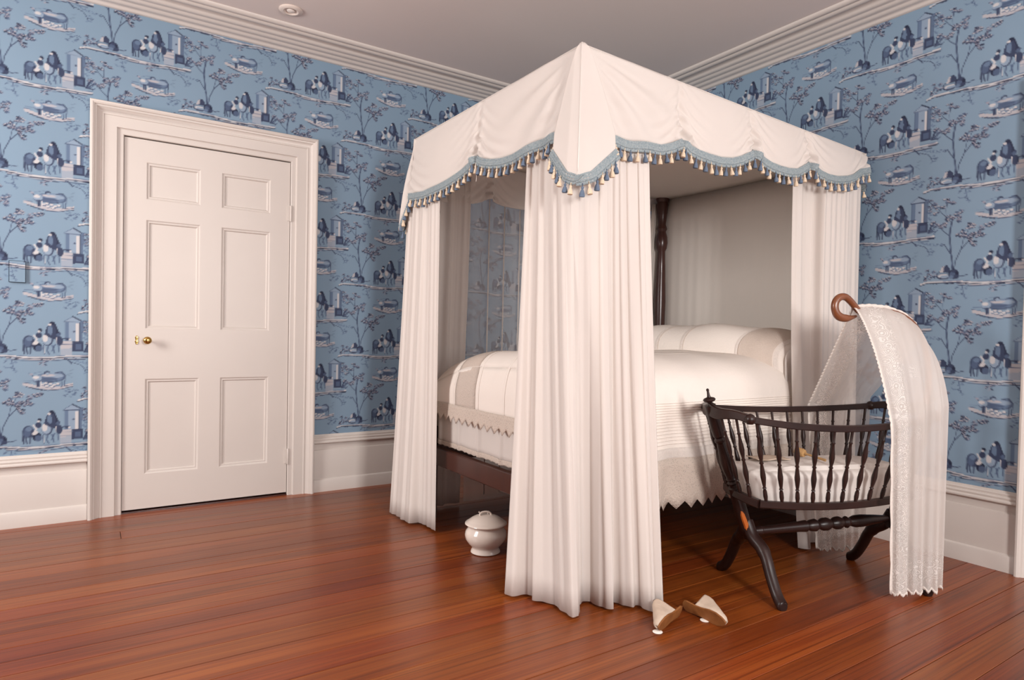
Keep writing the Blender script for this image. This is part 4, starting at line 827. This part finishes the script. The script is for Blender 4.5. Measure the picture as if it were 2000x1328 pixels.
for sw, nm in ((-1, 'drape_side'), (1, 'drape_side')):
    SS, T2 = np.linspace(0, 1, 70), np.linspace(0, 1, 90)
    bl = [[max(math.exp(-((s-.2)/.13)**4), math.exp(-((t-.93)/.05)**2)*1.0, .55*math.exp(-((s-.45)/.05)**2)*(math.sin(t*31) > .75)) for s in SS] for t in T2]
    cloth(nm, [[lace_pt(s, t, sw) for s in SS] for t in T2], M['lace' if sw < 0 else 'lacefar'], ld, [[(s*.33+(.7 if sw > 0 else 0), t*1.5) for s in SS] for t in T2], 0, 80, bl)
    e1_ = [lace_pt(0, t, sw) for t in T2]; e2_ = [lace_pt(s, 1, sw) for s in SS]
    for path, dv in ((e1_, (-1, 0, 0)), (e2_, (0, 0, -1))):
        n_ = len(path)*4; P_ = resample([tuple(p) for p in path], n_)
        rowA = [P_[i]-np.array(dv)*.005+np.array((0, sw*.0015, 0)) for i in range(n_)]; rowB = [P_[i]+np.array(dv)*(.004+.0045*abs(math.sin(i*.33)))+np.array((0, sw*.0015, 0)) for i in range(n_)]
        cloth('scalloped_edge', [rowA, rowB], M['laceedge'], ld, thick=.0015)
hm = [np.array((interp([(a, b_) for a, b_, c in RID], s)-.65, 0, interp([(a, c) for a, b_, c in RID], s)+.002)) for s in np.linspace(0, 1, 40)]
MB().tube([tuple(p) for p in hm], [.0075+.0015*math.sin(i*2.1) for i in range(40)], 8).build('casing_hem', M['laceedge'], ld)

# ================================================================ FLOOR OBJECTS
cp = empty('chamber_pot', (1.577, 2.628, 0)); tag(cp, 'white glazed lidded chamber pot on the floor under the foot rail', 'chamber pot')
MB().lathe([(0, .002), (.066, .0), (.071, .004), (.069, .012), (.064, .022), (.066, .03), (.082, .045), (.096, .066), (.1, .086), (.096, .104), (.085, .118), (.083, .126), (.088, .132), (.085, .134), (0, .134)], (0, 0, 0), 40).build('bowl', M['pot'], cp, 60)
ldp = MB().lathe([(.086, .132), (.096, .134), (.1005, .139), (.0985, .144), (.092, .147), (.08, .156), (.062, .168), (.04, .176), (.02, .179), (0, .18)], (0, 0, 0), 40).build('lid', M['pot'], cp, 60)
hh = MB().tube(spline([(-.03, .008, .176), (-.026, .008, .188), (-.01, .004, .193), (.008, -.002, .192), (.02, -.006, .186), (.026, -.008, .176)], 18), .0048, 8); hh.tube(spline([(.012, -.002, .192), (.018, .008, .19), (.02, .016, .178)], 8), .0038, 8); hh.tube([(-.026, .008, .188), (-.034, .012, .195)], .0038, 8); hh.build('twig_handle', M['pot'], ldp, 60)
def shoe(label, toe, heel, up_dir, zc, tilt):
    """slipper lying on its side; heel->toe axis on the floor, upper pointing to up_dir"""
    Lx = Vector((toe[0]-heel[0], toe[1]-heel[1], 0)); LEN = Lx.length; Lx.normalize(); Uz = Vector((up_dir[0], up_dir[1], 0)); Uz = (Uz-Lx*Uz.dot(Lx)).normalized(); Uz = (Uz+Vector((0, 0, tilt))).normalized()
    Wy = Uz.cross(Lx).normalized(); r = empty('slipper', (heel[0], heel[1], zc)); tag(r, label, 'slipper', 'pair of old cloth slippers')
    tr = lambda x, y, z: Lx*x+Wy*y+Uz*z
    hw = lambda q: interp([(0, .006), (.03, .018), (.1, .0225), (.3, .019), (.45, .0195), (.65, .0265), (.8, .0255), (.92, .017), (.975, .0095), (1, .002)], q)
    xs_ = np.linspace(0, 1, 30); b = MB()
    for z0, z1, sc_, nm, m_ in ((0, .0065, 1.03, 'sole', 'sole'),):
        bt = MB(); top_ = [(q*LEN, s*hw(q)*sc_) for s, qs in ((1, xs_), (-1, xs_[::-1])) for q in qs]
        bt.rings([[tr(x, y, z) for x, y in top_] for z in (z0, z1*.3, z1)]); bt.build(nm, M[m_], r, 30)
    ht = lambda q: interp([(.0, .088), (.3, .086), (.42, .078), (.55, .062), (.72, .043), (.82, .031), (.93, .021), (1, .008)], q)
    P = []; J = 25; back = lambda j: .2+.1*abs(2*j/(J-1)-1)**2
    for i in range(26):
        row = []
        for j in range(J):
            q = back(j)+(1-back(j))*(i/25); w_, h_ = hw(q), ht(q); a = math.pi*j/(J-1); c_ = math.cos(a)
            y = math.copysign(abs(c_)**.75, c_)*w_*1.04; row.append(tr(q*LEN, y*(1-.25*math.sin(a)), .006+h_*math.sin(a)**.62))
        P.append(row)
    cloth('shoe_upper', P, M['shoe'], r, thick=.0022, smooth=50)
    lc = MB()
    for k in range(3): q = .36+.05*k; lc.tube([tr(q*LEN, w_*.6, .007+ht(q)*(1-abs(w_)*9)) for w_ in (-.012, 0, .012)], .0011, 5)
    lc.build('lacing', M['lining'], r); return r
shoe('tan cloth slipper on its side touching the bed curtain hem', (1.664, 1.58), (1.844, 1.638), (-.35, 1), .0265, .3)
shoe('tan cloth slipper on its side, the one closer to the cradle', (1.895, 1.48), (1.885, 1.67), (1, -.1), .0265, .3)
for x, y, lb in ((1.677, 1.598, 'scrap of white tissue paper under the toe of the shoe by the curtain'), (1.897, 1.573, 'sliver of white tissue paper under the shoe closer to the cradle')):
    e = empty('tissue_scrap', (x, y, 0)); tag(e, lb, 'paper'); MB().lathe([(0, .001), (.017, .001), (.018, .0025), (.014, .004), (0, .005)], (0, 0, 0), 14).build('paper_pad', M['paper'], e)
